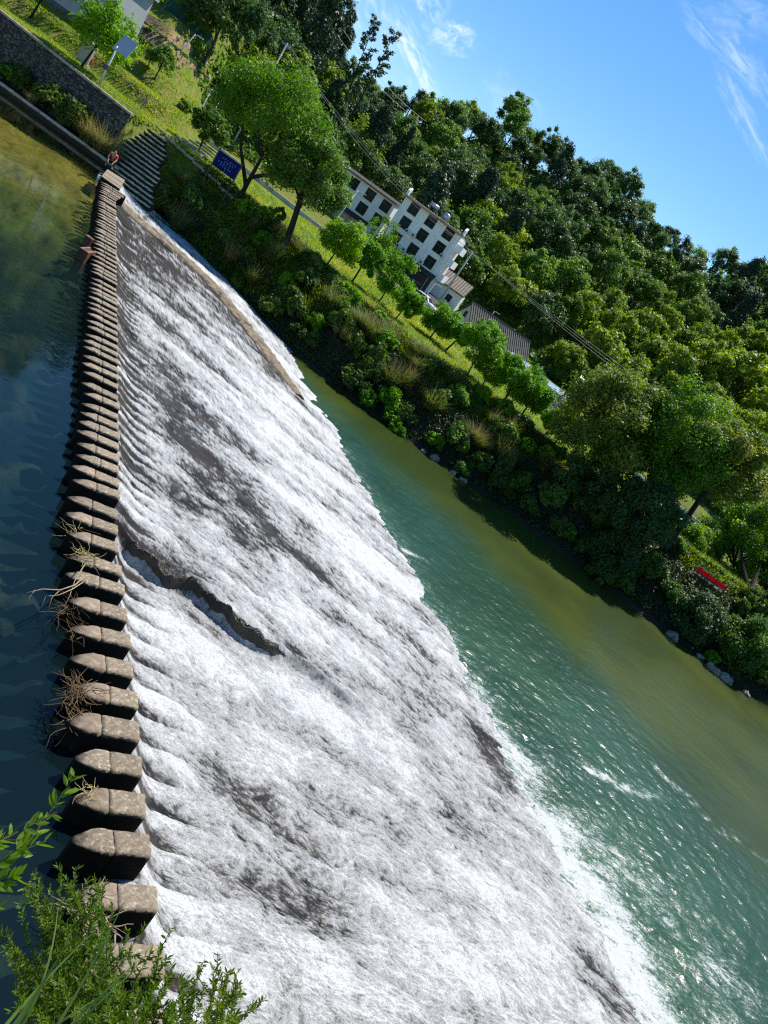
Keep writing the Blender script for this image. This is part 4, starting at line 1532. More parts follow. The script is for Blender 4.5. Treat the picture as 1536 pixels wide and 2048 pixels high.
GROW = 'young trees in a row along the river road'
for k, (b, c, rp, lb) in enumerate((
        ((650, 535), (687, 480), 41, 'airy young roadside tree below the wide white house'),
        ((700, 570), (737, 512), 30, 'small young roadside tree between the airy one and the round glowing one'),
        ((757, 605), (790, 556), 44, 'round bright young tree in front of the tall white house'),
        ((787, 643), (818, 604), 27, 'small young tree half hiding the parked white car'),
        ((859, 677), (882, 645), 36, 'dense young tree between the white car and the hut gable'),
        ((889, 703), (925, 668), 23, 'little leaning young tree right under the hut gable wall'),
        ((928, 759), (970, 690), 41, 'broad young tree covering the hut roof corner'),
        ((962, 776), (987, 733), 36, 'bright young tree standing before the broad one by the hut'),
        ((1001, 811), (1037, 757), 40, 'full young tree just left of the blue sheds'),
        ((1039, 835), (1072, 790), 35, 'young tree standing before the upper blue shed'),
        ((1077, 882), (1112, 846), 27, 'dark young tree whose trunk shows left of the blossoming tree'),
        ((1102, 894), (1140, 852), 30, 'last young roadside tree, partly under the blossoming tree'))):
    near_tree('young_tree', b, c, rp, L_YOUNG, lb, GROW, 400 + k, .105, 300, 1.2 + .3 * math.sin(k * 2.3), 1.0, .075 + .015 * math.sin(k * 1.7), -.78, None, .95 + .12 * math.sin(k * 1.1))
near_tree('young_tree', (160, 137), (208, 64), 55, L_YOUNG, 'round green tree on top of the retaining wall by the lifebuoy', GROW, 420, .15, 170, 1.3, 1.0, .10)
near_tree('young_tree', (57, 42), (120, -62), 50, L_YOUNG, 'thin dark trunk at the top left corner, crown out of view', GROW, 421, .15, 150, 1.0, 1.0, .10)
near_tree('young_tree', (395, 308), (418, 252), 37, L_MID, 'dark bushy tree beside the blue sign', GROW, 422, .15, 160, 1.1, 1.0, .09)
near_tree('sapling', (546, 452), (556, 428), 14, L_MID, 'slim sapling in the shade left of the biggest dark trunk', GROW, 423, .13, 60, .6, 1.0, .05)
near_tree('sapling', (308, 161), (327, 122), 25, L_MID, 'small loose tree in the grass below the planted field', GROW, 424, .14, 60, .8, 1.0, .07)
near_tree('sapling', (292, 140), (304, 112), 15, L_MID, 'tiny tree left of the small loose tree in the grass', GROW, 425, .14, 50, .6, 1.0, .05)
near_tree('shrub', (362, 226), (367, 214), 13, L_YEL, 'round yellow green shrub in the grass near the lamp posts', 'single shrubs in the grass', 426, .12, 160, .9, 1.0, .04, -.9)
G2 = 'large trees on the far bank'
near_tree('forked_tree', (480, 395), (556, 240), 118, L_FEATH, 'wide feathery yellow green tree with a forked dark trunk by the blue sign', G2, 430, 0.125, 250, 3.4, .8, .20, -.55, None, .72, 0, 3, (.16, .26))
near_tree('spreading_tree', (571, 492), (622, 345), 76, L_MID, 'large dark leafy tree with a thick trunk left of the white houses', G2, 431, 0.125, 290, 2.8, .8, .28, -.75, None, 1.05, 0, 0, (.18, .28))
near_tree('blossoming_tree', (1225, 1040), (1228, 848), 106, L_FLOW, 'big tree edged with pale blossom right of the blue sheds', G2, 432, 0.136, 437, 2.6, .8, .28, -.85, None, 1.0, 0, 0, (.16, .27))
near_tree('feathery_tree', (1275, 1085), (1345, 890), 104, L_FEATH, 'big feathery green tree between two blossoming trees', G2, 433, 0.124, 437, 2.6, .8, .26, -.8, None, 1.05, 1.0, 2, (.16, .26))
near_tree('blossoming_tree', (1330, 1100), (1450, 925), 78, L_FLOW, 'right hand blossoming tree with yellow edge above the red banner', G2, 434, 0.130, 437, 2.0, .8, .24, -.8, None, 1.15, .5, 0, (.17, .28))
near_tree('spreading_tree', (1270, 1130), (1290, 1025), 72, L_DARK, 'dark leafy tree under the feathery one above the river', G2, 435, 0.118, 399, 2.2, .8, .22, -.9, None, .9, -.5, 2, (.17, .28))
near_tree('willow_tree', (1500, 1200), (1484, 1080), 84, L_FEATH, 'pale green bushy tree behind the red banner at the right edge', G2, 436, 0.118, 418, 2.2, .8, .2, -.9, None, 1.0, 7.0, 2, (.17, .28))
near_tree('willow_tree', (1560, 1230), (1565, 1160), 50, L_MID, 'leafy tree cut by the right edge below the pale bushy one', G2, 437, 0.112, 380, 1.6, .8, .18, -.9, None, 1.0, 5.0, 2, (.18, .30))
near_tree('blossoming_tree', (1180, 1010), (1175, 955), 55, L_DARK, 'low dark tree at the left foot of the blossoming tree', G2, 438, 0.112, 399, 1.5, .8, .16, -.95, None, 1.1, -1.0, 2, (.2, .32))
near_tree('loose_tree', (718, 330), (730, 285), 42, L_YEL, 'loose yellow green tree behind the wide white house', 'trees close behind the houses', 440, .24, 90, 1.1, 1.0, .12)
near_tree('loose_tree', (905, 612), (905, 596), 22, L_YEL, 'yellowish bush between the dark yard and the hut', 'trees close behind the houses', 441, .2, 90, .8, 1.0, .08, -.9)
near_tree('loose_tree', (778, 548), (764, 468), 30, L_FEATH, 'thin pale tree standing in the gap between the two white houses', 'trees close behind the houses', 450, .16, 70, .8, 1.0, .07, -.9, None, 1.3)
near_tree('loose_tree', (765, 530), (760, 505), 28, L_MID, 'green tree in front of the corner between the two white houses', 'trees close behind the houses', 442, .2, 110, .9, 1.0, .08, -.9)
near_tree('loose_tree', (1125, 775), (1125, 752), 30, L_MID, 'round grey green tree behind the blue sheds', 'trees close behind the houses', 443, .2, 120, 1.0, 1.0, .1, -.9)
near_tree('loose_tree', (838, 556), (838, 548), 26, L_FEATH, 'bright bamboo like bush at the foot of the tall white house', 'trees close behind the houses', 444, .2, 120, 1.0, 1.0, .06, -.9)

near_tree('willow_tree', (1530, 1165), (1545, 1035), 62, L_FEATH, 'pale green tree cut by the right edge above the red banner', G2, 445, .12, 420, 1.6, .8, .16, -.9, None, 1.0, 9.0, 2)
near_tree('willow_tree', (1440, 1130), (1418, 1085), 40, L_MID, 'low leafy tree just above the left end of the red banner', G2, 446, .12, 380, 1.2, .8, .12, -.9, None, 1.0, 5.0, 2)
near_tree('willow_tree', (1378, 1128), (1372, 1092), 44, L_FEATH, 'bright leafy tree filling the gap left of the red banner', G2, 451, .12, 380, 1.3, .8, .12, -.95, None, 1.0, 4.0, 2)
near_tree('spreading_tree', (1395, 1275), (1392, 1232), 50, L_DARK, 'dark low tree overhanging the water below the red banner', G2, 447, .11, 380, 1.4, .8, .12, -.95, None, 1.0, 0, 2)
near_tree('spreading_tree', (1490, 1345), (1488, 1288), 54, L_MID, 'low green tree over the pale rocks at the right edge', G2, 448, .11, 380, 1.4, .8, .12, -.95, None, 1.1, 0, 2)
near_tree('spreading_tree', (1240, 1160), (1228, 1122), 50, L_DARK, 'dark low tree overhanging the river bend left of the banner', G2, 449, .11, 380, 1.4, .8, .12, -.95, None, 1.0, 0, 2)
# ---- shrubs and reeds on the far bank
def shrub_proto(seed, mat, n=26, per=120, leaf=.13, R_=1.0, tall=.9):
    rng = np.random.default_rng(seed)
    C = shell(rng, n, R_ * .85, R_ * tall, R_ * .45, -.4, .35)
    cr = leafcloud(rng, C, R_ * rng.uniform(.22, .40, n), per, leaf, .35)
    mb = MB()
    for k in range(9):
        c = C[rng.integers(n)]
        mb.tube([(0, 0, -.3), (c[0] * .4, c[1] * .4, c[2] * .6), tuple(c)], [.035, .025, .01], 5)
    r = empty('shrub')
    obj('stems', mb.mesh('stems', M_BARKD), r)
    obj('foliage', crown_mesh('foliage', [cr], mat), r)
    return r


def blades(rng, n, base_r, L, wd, droop=.8, lean=.35, seg=4, tone=None, zscale=1.0):
    """arching blades; returns verts, faces, tone"""
    a = rng.uniform(0, 2 * np.pi, n)
    rr = base_r * np.sqrt(rng.random(n))
    P0 = np.stack([rr * np.cos(a), rr * np.sin(a), np.zeros(n)], 1)
    a2 = a + rng.normal(0, .7, n)
    dx = np.stack([np.cos(a2), np.sin(a2), np.zeros(n)], 1)
    sd = np.stack([-np.sin(a2), np.cos(a2), np.zeros(n)], 1)
    l = L * rng.uniform(.55, 1.2, n)
    le = lean * rng.uniform(.3, 1.6, n)
    dr = droop * rng.uniform(.3, 1.4, n)
    rows = []
    for k in range(seg + 1):
        f = k / seg
        c = P0 + dx * (l * (le * f + dr * .5 * f * f))[:, None] + np.array([0, 0, 1.0]) * (l * (f - dr * .45 * f * f) * zscale)[:, None]
        wk = wd * (1 - f) ** .7 + .0015
        rows.append(np.stack([c - sd * wk, c + sd * wk], 1))
    V = np.stack(rows, 1).reshape(n, -1, 3)
    nv = V.shape[1]
    fb = np.array([[2 * k, 2 * k + 1, 2 * k + 3, 2 * k + 2] for k in range(seg)])
    F = (fb[None] + (np.arange(n) * nv)[:, None, None]).reshape(-1, 4)
    t = np.clip((rng.random(n) if tone is None else tone + .3 * rng.normal(0, 1, n)), 0, 1)
    return V.reshape(-1, 3), F, np.repeat(t, nv)


def reed_proto(seed, tone, mat=None, n=420, L=1.7):
    rng = np.random.default_rng(seed)
    V, F, t = blades(rng, n, .55, L, .018, 1.0, .45, 5, tone)
    r = empty('reed_clump')
    obj('blades', mesh('blades', V, F, mat or L_REED, False, {'v': t}), r)
    V, F, t = blades(rng, 60, .4, L * 1.15, .008, .35, .22, 4, .95)
    obj('stalks', mesh('stalks', V, F, L_REED, False, {'v': t}), r)
    return r


BP = {'dark': [shrub_proto(61, L_SHRUB), shrub_proto(62, L_SHRUB, 22, 130, .15, 1.1, .7)], 'light': [shrub_proto(63, L_MID), shrub_proto(64, L_YOUNG, 24, 110, .12, .9, .8)],
      'green': [reed_proto(65, .12), reed_proto(66, .25)], 'tan': [reed_proto(67, .8), reed_proto(68, .62)]}
BN = {'dark': ('dark leafed shrub', 'shrub'), 'light': ('bright green shrub', 'shrub'), 'green': ('green reed clump', 'reeds'), 'tan': ('tan dry reed clump', 'reeds')}
spots = []
rng = np.random.default_rng(9)
for X in np.arange(-24, 54, 1.15):
    y0 = float(y0_of(X))
    for d0 in (.9, 2.7, 4.6, 6.2):
        if rng.random() < .20:
            continue
        x = X + rng.normal(0, .5)
        d = d0 + rng.normal(0, .4)
        u = rng.random()
        if x < -9 and d < 1.1:
            continue
        if d > 3.9 and x < 9:
            kd = 'light' if u < .45 else ('green' if u < .88 else 'dark')
        elif -5 < x < 5 and d > 1.8:
            kd = 'tan' if u < .10 else ('green' if u < .62 else ('light' if u < .84 else 'dark'))
        elif x > 9:
            kd = 'dark' if u < .74 else ('light' if u < .9 else 'green')
        else:
            kd = 'dark' if u < .48 else ('green' if u < .70 else ('tan' if u < .73 else 'light'))
        if 21.2 < x < 27.2 and d > .6:
            continue
        spots.append((kd, x, y0 + d, rng.uniform(.75, 1.35) * (.8 if d > 4.4 and x < 9 else 1)))
spots += [('dark', *onY(48, 160, 62.0)[:2], 1.0), ('light', *onY(84, 182, 61.9)[:2], .9), ('dark', *onY(125, 215, 61.9)[:2], 1.2), ('dark', *onY(150, 232, 61.8)[:2], 1.0), ('light', *onY(205, 250, 61.8)[:2], .9), ('light', 28.5, 59.0, 1.2), ('light', 31.0, 60.5, 1.3), ('light', 33.5, 59.6, 1.1), ('light', 30.2, 62.6, 1.4), ('dark', 33.5, 62.0, 1.4), ('light', 36.0, 61.0, 1.3), ('light', 21.5, 58.6, 1.1), ('green', -27.6, 60.6, 1.1), ('dark', -27.2, 61.8, 1.3), ('green', -27.8, 63.2, 1.2), ('light', -28.4, 64.6, 1.1), ('green', -30.0, 65.6, 1.0), ('tan', -36.6, 61.5, 1.1), ('green', -36.2, 63.8, .9), ('dark', *onY(28, 112, 62.1)[:2], 1.0), ('dark', *onY(96, 205, 61.9)[:2], 1.35), ('light', *onY(66, 130, 62.1)[:2], .7), ('dark', *onY(170, 225, 61.8)[:2], 1.5), ('green', *onY(190, 262, 61.6)[:2], 1.2),
          ('tan', *onY(222, 262, 61.4)[:2], 1.25), ('green', *onY(236, 282, 61.5)[:2], 1.0), ('tan', *onY(238, 298, 61.2)[:2], .8), ('dark', *onY(276, 246, 64.0)[:2], .8), ('green', *onY(322, 345, 62.5)[:2], 1.3), ('light', *onY(345, 330, 63.5)[:2], 1.2),
          ('light', *onY(10, 165, 61.8)[:2], .9), ('tan', *onY(60, 205, 60.9)[:2], .5), ('green', *onY(120, 250, 60.9)[:2], .5), ('light', *onY(130, 152, 62.2)[:2], .45)]
BM = [(-99, -31, 'by the retaining wall'), (-31, -20, 'by the stone stairs'), (-20, -13, 'below the forked tree'), (-13, -6, 'below the round tree'), (-6, 1, 'below the hut'), (1, 8, 'below the blue sheds'),
      (8, 15, 'below the blossoming tree'), (15, 24, 'left of the red banner'), (24, 32, 'below the red banner'), (32, 40, 'at the right end'), (40, 99, 'past the right end')]
cells = {}
for i, (kd, x, y, sc) in enumerate(spots):
    d = y - float(y0_of(x))
    rw = 'at the waterline' if d < 2.0 else ('on the bank slope' if d < 4.4 else 'on bank top')
    if x < -31:
        rw = 'on the ledge'
    cells.setdefault((kd, rw, next(t for a, b, t in BM if a <= x < b)), []).append(i)
used = {}
for (kd, rw, mk), L in cells.items():
    L.sort(key=lambda i: spots[i][1] / spots[i][2])
    for k, i in enumerate(L):
        _, x, y, sc = spots[i]
        pr = BP[kd][i % 2]
        o = pr if pr.name not in used else dup(pr)
        used[pr.name] = 1
        z = gz(x, y) - .1
        if x < -31:
            z = 0.3 if kd in ('dark', 'light') else -.02
        o.location = (float(x), float(y), z)
        o.rotation_euler = (rng.normal(0, .06), rng.normal(0, .06), rng.uniform(0, 6.28))
        o.scale = (sc, sc, sc * rng.uniform(.85, 1.2))
        tag(o, f"{BN[kd][0]} {rw} {mk}" + (f", {nth(k + 1)} from left" if len(L) > 1 else ''), BN[kd][1], 'shrubs and reeds on the far bank')

# ground cover of the far bank
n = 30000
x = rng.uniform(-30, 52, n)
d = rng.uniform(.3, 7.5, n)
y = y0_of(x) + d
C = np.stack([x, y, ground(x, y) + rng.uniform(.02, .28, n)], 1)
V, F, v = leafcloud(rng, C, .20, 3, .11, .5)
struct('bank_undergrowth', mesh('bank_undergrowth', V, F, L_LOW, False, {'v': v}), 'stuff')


def grass_field(name, n, fx, fy, L, tone_f, wd=.02, mat=None, zoff=0.0):
    rng = np.random.default_rng(abs(hash(name)) % 1000 if False else len(name) * 7 + n % 97)
    x, y = fx(rng, n), fy(rng, n)
    V, F, t = blades(rng, n, .001, L, wd, .9, .5, 2, tone_f(x, y))
    nv = len(V) // n
    off = np.stack([x, y, ground(x, y) + zoff], 1)
    V = V + np.repeat(off, nv, axis=0)
    return struct(name, mesh(name, V, F, mat or L_GRASS, False, {'v': t}), 'stuff')


tone = lambda x, y: np.clip(.45 + .55 * fbm(x * .22, y * .12, 3, 14) + .25 * fbm(x * 1.1, y * .6, 2, 15), 0, 1)
grass_field('meadow_grass', 80000, lambda r, n: r.uniform(-30, 26, n), lambda r, n: 63.5 + 37 * r.random(n) ** 1.25, .34, tone, .035)
grass_field('terrace_grass', 60000, lambda r, n: r.uniform(-64, -28, n), lambda r, n: 63.6 + 34 * r.random(n) ** 1.4, .34, lambda x, y: np.clip(tone(x, y) + .05, 0, 1), .035)
grass_field('bank_edge_grass', 60000, lambda r, n: r.uniform(-26, 48, n), lambda r, n: 62.3 + 7 * r.random(n), .62, lambda x, y: tone(x, y) * .55, .026, L_GRASS)

# ---- foreground bush on the near bank
L_BUSH = leaf_mat('bush_leaves', (.055, .125, .012), (.150, .225, .022), .40, .05)
L_BRANCH = leaf_mat('bright_leaves', (.075, .170, .010), (.150, .270, .016), .42, .05)
L_BLADE = leaf_mat('pale_grass_blade', (.12, .22, .06), (.26, .34, .12), .35, .05)


def leafy_stems(rng, stems, leaf_l, leaf_w, gap, start=.25, side=1.0):
    """stems: list of 3-D point lists; narrow leaves set in pairs along them"""
    mb = MB()
    P, D, T = [], [], []
    for pts in stems:
        pts = [np.array(p) for p in pts]
        mb.tube(pts, list(np.linspace(.006, .0018, len(pts))), 5)
        seg = np.concatenate([[0], np.cumsum([np.linalg.norm(b - a) for a, b in zip(pts[:-1], pts[1:])])])
        q = seg[-1] * start
        A = np.array(pts)
        tone_ = rng.random()
        while q < seg[-1]:
            p = np.array([np.interp(q, seg, A[:, k]) for k in range(3)])
            p2 = np.array([np.interp(min(q + .02, seg[-1]), seg, A[:, k]) for k in range(3)])
            d = p2 - p
            d /= np.linalg.norm(d) + 1e-9
            for sgn in (0, 1):
                o_ = np.cross(d, rng.normal(0, 1, 3))
                o_ /= np.linalg.norm(o_) + 1e-9
                ld = d * rng.uniform(.5, 1.0) + o_ * side * rng.uniform(.5, 1.1)
                P.append(p)
                D.append(ld / np.linalg.norm(ld))
                T.append(np.clip(.5 * tone_ + .5 * rng.random() + (.25 if q > seg[-1] * .93 else 0), 0, 1))
            q += gap * rng.uniform(.6, 1.4)
    P, D, T = np.array(P), np.array(D), np.array(T)
    n = len(P)
    l = leaf_l * rng.uniform(.6, 1.25, (n, 1))
    s_ = np.cross(D, rng.normal(0, 1, (n, 3)))
    s_ /= np.linalg.norm(s_, axis=1)[:, None] + 1e-9
    nrm = np.cross(D, s_)
    wv_ = leaf_w * l / leaf_l
    rows = [P, P + D * l * .35 + s_ * wv_ + nrm * wv_ * .3, P + D * l * .72 + s_ * wv_ * .75 + nrm * wv_ * .25, P + D * l, P + D * l * .72 - s_ * wv_ * .75 + nrm * wv_ * .25, P + D * l * .35 - s_ * wv_ + nrm * wv_ * .3]
    V = np.stack(rows, 1).reshape(-1, 3)
    i0 = np.arange(n) * 6
    F = np.concatenate([np.stack([i0, i0 + 1, i0 + 2, i0 + 3], 1), np.stack([i0, i0 + 3, i0 + 4, i0 + 5], 1)])
    return mb, V, F, np.repeat(T, 6)


def at_depth(px, py, dist):
    r = ray(px, py)
    return np.array([0, 0, CAM_H]) + r / np.linalg.norm(r) * dist


def bush(nm, seed, base, tips, leaf_l, leaf_w, gap, mat, lb, cat, sub=3, spread=.22, start=.25):
    rng = np.random.default_rng(seed)
    stems = []
    for tp in tips:
        tp = np.array(tp)
        b = np.array(base) + np.array([rng.normal(0, spread), rng.normal(0, spread), 0])
        mid = b * .45 + tp * .55 + np.array([rng.normal(0, .12), rng.normal(0, .12), .18])
        pts = [b * (1 - f) ** 2 + 2 * mid * f * (1 - f) + tp * f * f for f in np.linspace(0, 1, 9)]
        stems.append(pts)
        for k in range(sub):
            f = rng.uniform(.30, .92)
            j = int(f * 8)
            p = pts[j] + (pts[j + 1] - pts[j]) * (f * 8 - j)
            d = pts[j + 1] - pts[j]
            d = d / np.linalg.norm(d) + rng.normal(0, .5, 3) * np.array([1, 1, .6])
            d /= np.linalg.norm(d)
            L = rng.uniform(.25, .62) * (1.25 - .6 * f)
            stems.append([p, p + d * L * .5 + rng.normal(0, .02, 3), p + d * L + np.array([0, 0, .10 * L])])
    mb, V, F, t = leafy_stems(rng, stems, leaf_l, leaf_w, gap, start)
    r_ = empty(nm, base)
    o1 = mb.build('stems', rough_mat('green_brown_stem', (.12, .10, .04), (.08, .06, .03), 9), r_)
    o1.location = -r_.location
    o2 = obj('leaves', mesh('leaves', V, F, mat, False, {'v': t}), r_)
    o2.location = -r_.location
    return tag(r_, lb, cat, 'bushes on the near bank')


rng = np.random.default_rng(31)
tips = []
for (px, py, dist) in ((75, 1742, 8.6), (112, 1748, 8.5), (72, 1760, 8.5), (140, 1775, 8.3), (205, 1792, 8.2), (20, 1870, 8.3), (40, 1920, 8.0), (170, 1800, 8.3), (185, 1760, 8.4),
                       (320, 1900, 8.2), (345, 1930, 8.2), (300, 1950, 7.9), (60, 1830, 8.3), (95, 1820, 8.3), (130, 1840, 8.1), (150, 1870, 8.0), (190, 1870, 8.0), (225, 1890, 7.9), (100, 1890, 7.9), (55, 1960, 7.7), (120, 1950, 7.7),
                       (180, 1950, 7.7), (235, 1960, 7.6), (275, 1990, 7.5), (150, 2000, 7.4), (85, 2010, 7.4), (215, 2020, 7.3), (330, 2000, 7.7), (30, 2030, 7.4)):
    for k in range(2):
        tips.append(at_depth(px + rng.normal(0, 14), py + rng.normal(0, 14) + 8 * k, dist + rng.normal(0, .15)))
bush('willowy_bush', 500, onz(190, 2190, .2), tips, .062, .0085, .020, L_BUSH, 'fine leaved green bush in front of the nearest stepping stones', 'bush', 3, .22, .22)
tips = []
for (px, py, dist) in ((520, 2012, 7.8), (490, 1990, 7.9), (455, 1945, 8.1), (470, 1970, 8.0), (430, 1960, 8.0), (405, 1925, 8.2), (385, 1950, 8.0), (370, 1975, 7.9), (440, 2000, 7.7), (480, 2030, 7.6), (410, 2010, 7.6), (345, 2010, 7.7), (390, 2035, 7.5)):
    tips.append(at_depth(px + rng.normal(0, 6), py + rng.normal(0, 6), dist))
bush('willowy_bush', 501, onz(375, 2200, .1), tips, .060, .0080, .020, L_BUSH, 'smaller sprig of fine leaves low in front of the white water', 'bush', 4, .12, .25)
tips = [at_depth(px, py, dist) for px, py, dist in ((92, 1682, 5.2), (68, 1668, 5.3), (40, 1680, 5.2), (22, 1672, 5.2), (46, 1745, 5.0), (20, 1760, 5.0))]
bush('leafy_branch', 502, at_depth(-190, 1800, 5.1) - np.array([0, 0, .3]), tips, .085, .014, .034, L_BRANCH, 'bright leafy branch tip reaching in from the left edge', 'branch', 1, .05, .55)
c_ = onz(30, 2190, .2)
V, F, t = blades(np.random.default_rng(41), 24, .30, 1.15, .011, .45, .12, 7, .5)
V[:, 2] *= 1.0
r_ = empty('grass_clump', at_depth(10, 2130, 6.2) - np.array([0, 0, .1]))
obj('blades', mesh('blades', V, F, L_BLADE, False, {'v': t}), r_)
tag(r_, 'long pale grass blades in the bottom left corner', 'grass')
# ================================================================== houses and street furniture
M_WALL = rough_mat('white_render', (.86, .87, .88), (.80, .81, .83), 1.2, .9, .15, .01, (.70, .70, .71), .5)
M_WARM = rough_mat('warm_render', (.62, .58, .53), (.54, .50, .46), 1.0, .9, .15, .01, (.45, .41, .37), .6)
M_FRAME = plain('window_frame_dark', (.035, .045, .045), .4)
M_TILE = rough_mat('grey_tile', (.10, .095, .09), (.05, .048, .046), 5, .85, .6, .03, (.16, .14, .11), 2)
M_EAVE = rough_mat('tan_eave_tile', (.34, .27, .19), (.24, .19, .14), 4, .85, .5, .02)
M_TEAL = rough_mat('dark_teal_tile', (.020, .038, .040), (.035, .055, .055), 4, .7, .5, .02)
M_METAL = plain('galvanised_metal', (.52, .55, .58), .35, .6)
M_LAMP = plain('white_lamp_metal', (.70, .72, .74), .35, .2)
M_ACU = plain('appliance_white', (.62, .63, .62), .5)
ma, nt = new_mat('window_glass')
N = NT(nt)
oi = N.n('ShaderNodeObjectInfo').outputs['Random']
p = N.n('ShaderNodeBsdfPrincipled', inp={'Base Color': N.mix(oi, (.004, .012, .013), (.012, .028, .028)), 'Roughness': .15, 'IOR': 1.3, 'Specular IOR Level': .2})
N.out(p.outputs[0])
M_GLASS = ma


def facade(mb, x0, x1, z0, z1, wins, y=0.0, dpt=.16):
    """a wall in the plane y with real window openings and their reveals"""
    xs = sorted({x0, x1, *[w_[0] for w_ in wins], *[w_[1] for w_ in wins]})
    zs = sorted({z0, z1, *[w_[2] for w_ in wins], *[w_[3] for w_ in wins]})
    for a, b in zip(xs[:-1], xs[1:]):
        for c, d in zip(zs[:-1], zs[1:]):
            mx_, mz_ = (a + b) / 2, (c + d) / 2
            if any(w_[0] < mx_ < w_[1] and w_[2] < mz_ < w_[3] for w_ in wins):
                continue
            mb.add([(a, y, c), (b, y, c), (b, y, d), (a, y, d)], [(0, 1, 2, 3)])
    for a, b, c, d in wins:
        mb.add([(a, y, c), (b, y, c), (b, y, d), (a, y, d), (a, y + dpt, c), (b, y + dpt, c), (b, y + dpt, d), (a, y + dpt, d)],
               [(0, 4, 5, 1), (1, 5, 6, 2), (2, 6, 7, 3), (3, 7, 4, 0)])


def window(parent, a, b, c, d, y=0.0, dpt=.13):
    cx, cz = (a + b) / 2, (c + d) / 2
    g = MB()
    g.box((0, 0, 0), (b - a, .02, d - c))
    w_ = g.build('window', M_GLASS, parent, loc=(cx, y + dpt, cz))
    f = MB()
    W_, H_ = b - a, d - c
    t = .07
    f.box((-W_ / 2 + t / 2, -.03, 0), (t, .05, H_))
    f.box((W_ / 2 - t / 2, -.03, 0), (t, .05, H_))
    f.box((0, -.03, H_ / 2 - t / 2), (W_ - 2 * t, .05, t))
    f.box((0, -.03, -H_ / 2 + t / 2), (W_ - 2 * t, .05, t))
    f.box((0, -.028, H_ * .18), (W_ - 2 * t, .045, .05))
    f.box((0, -.026, -H_ * .13), (.05, .04, H_ * .56))
    f.build('frame', M_FRAME, w_)
    s_ = MB()
    s_.box((0, -dpt - .03, -H_ / 2 - .035), (W_ + .12, .12, .05))
    s_.build('sill', M_WALL, w_)
    return w_


def ac_unit(parent, x, z, y=0.0):
    b = MB()
    b.box((0, -.20, 0), (.75, .30, .52))
    o = bevel(b.build('air_conditioner', M_ACU, parent, loc=(x, y, z)), .02)
    f = MB()
    f.tube([(-.1, -.352, 0), (-.1, -.372, 0)], .19, 14)
    f.build('fan_grille', M_FRAME, o)
    return o


def local(px, py, Y, org):
    q = onY(px, py, Y)
    return q[0] - org[0], q[2] - org[2]


Z2 = lambda x, y: (760 + x * .13021, 370 + y * .13021)
Z4 = lambda x, y: (620 + x * .28646, 280 + y * .28646)
Z6 = lambda x, y: (800 + x * .13021, 560 + y * .13021)

# ---- tall white house
Yh = 121.0
g0 = onY(*Z2(720, 1480), Yh)
org = np.array([onY(*Z2(120, 640), Yh)[0] - .1, Yh, min(gz(g0[0], Yh), g0[2]) - .2])
tl, tr = local(*Z2(490, 190), Yh, org), local(*Z2(1225, 800), Yh, org)
x0, x1 = 0.0, local(*Z2(1225, 800), Yh, org)[0] + .25
zt_ = (tl[1] + tr[1]) / 2
house = empty('white_house', org)
wins = []
for cx, cy in ((550, 362), (800, 572), (1055, 786), (395, 562), (645, 776), (893, 986), (235, 772), (480, 986), (730, 1198)):
    lx, lz = local(*Z2(cx, cy), Yh, org)
    wins.append([lx, lz])
rows = [np.mean([wins[k + j][1] for j in range(3)]) for k in (0, 3, 6)]
cols = [np.mean([wins[k + j * 3][0] for j in range(3)]) for k in range(3)]
ww, wh = 1.62, 1.72
WR = [(cx - ww / 2, cx + ww / 2, cz - wh / 2, cz + wh / 2) for cz in rows for cx in cols]
gz_ = rows[2] - (rows[1] - rows[2])
WR += [(cx - ww / 2, cx + ww / 2, gz_ - wh / 2, gz_ + wh / 2) for cx in cols]
x0 = min(x0, cols[0] - 1.5)
x1 = max(x1, cols[2] + 1.35)
DPH = 9.0
mb = MB()
facade(mb, x0, x1, 0, zt_, WR)
mb.add([(x0, 0, 0), (x0, DPH, 0), (x0, DPH, zt_), (x0, 0, zt_), (x0, DPH / 2, zt_ + .1)], [(1, 0, 3, 4, 2)])
mb.add([(x1, 0, 0), (x1, DPH, 0), (x1, DPH, zt_), (x1, 0, zt_), (x1, DPH / 2, zt_ + .1)], [(0, 1, 2, 4, 3)])
mb.add([(x0, DPH, 0), (x1, DPH, 0), (x1, DPH, zt_), (x0, DPH, zt_)], [(1, 0, 3, 2)])
mb.build('wall', M_WALL, house)
for a_ in WR:
    window(house, *a_)
for ci, ri, side in ((0, 1, 1), (1, 1, -1), (2, 1, 1), (0, 2, 1), (1, 2, -1), (2, 2, -1)):
    ac_unit(house, cols[ci] + side * 1.02, rows[ri] - .72)
mb = MB()
mb.add([(x0 - .1, -.45, zt_ - .05), (x1 + .1, -.45, zt_ - .05), (x1 + .1, DPH / 2, zt_ + .22), (x0 - .1, DPH / 2, zt_ + .22), (x0 - .1, -.45, zt_ + .14), (x1 + .1, -.45, zt_ + .14), (x1 + .1, DPH / 2, zt_ + .42), (x0 - .1, DPH / 2, zt_ + .42)],
       [(3, 2, 1, 0), (4, 5, 6, 7), (0, 1, 5, 4), (1, 2, 6, 5), (3, 0, 4, 7)])
mb.add([(x0 - .1, DPH + .45, zt_ - .05), (x1 + .1, DPH + .45, zt_ - .05), (x1 + .1, DPH / 2, zt_ + .22), (x0 - .1, DPH / 2, zt_ + .22), (x0 - .1, DPH + .45, zt_ + .14), (x1 + .1, DPH + .45, zt_ + .14), (x1 + .1, DPH / 2, zt_ + .42), (x0 - .1, DPH / 2, zt_ + .42)],
       [(0, 1, 2, 3), (7, 6, 5, 4), (1, 0, 4, 5), (2, 1, 5, 6), (0, 3, 7, 4)])
roof = mb.build('roof', M_TILE, house)
mb = MB()
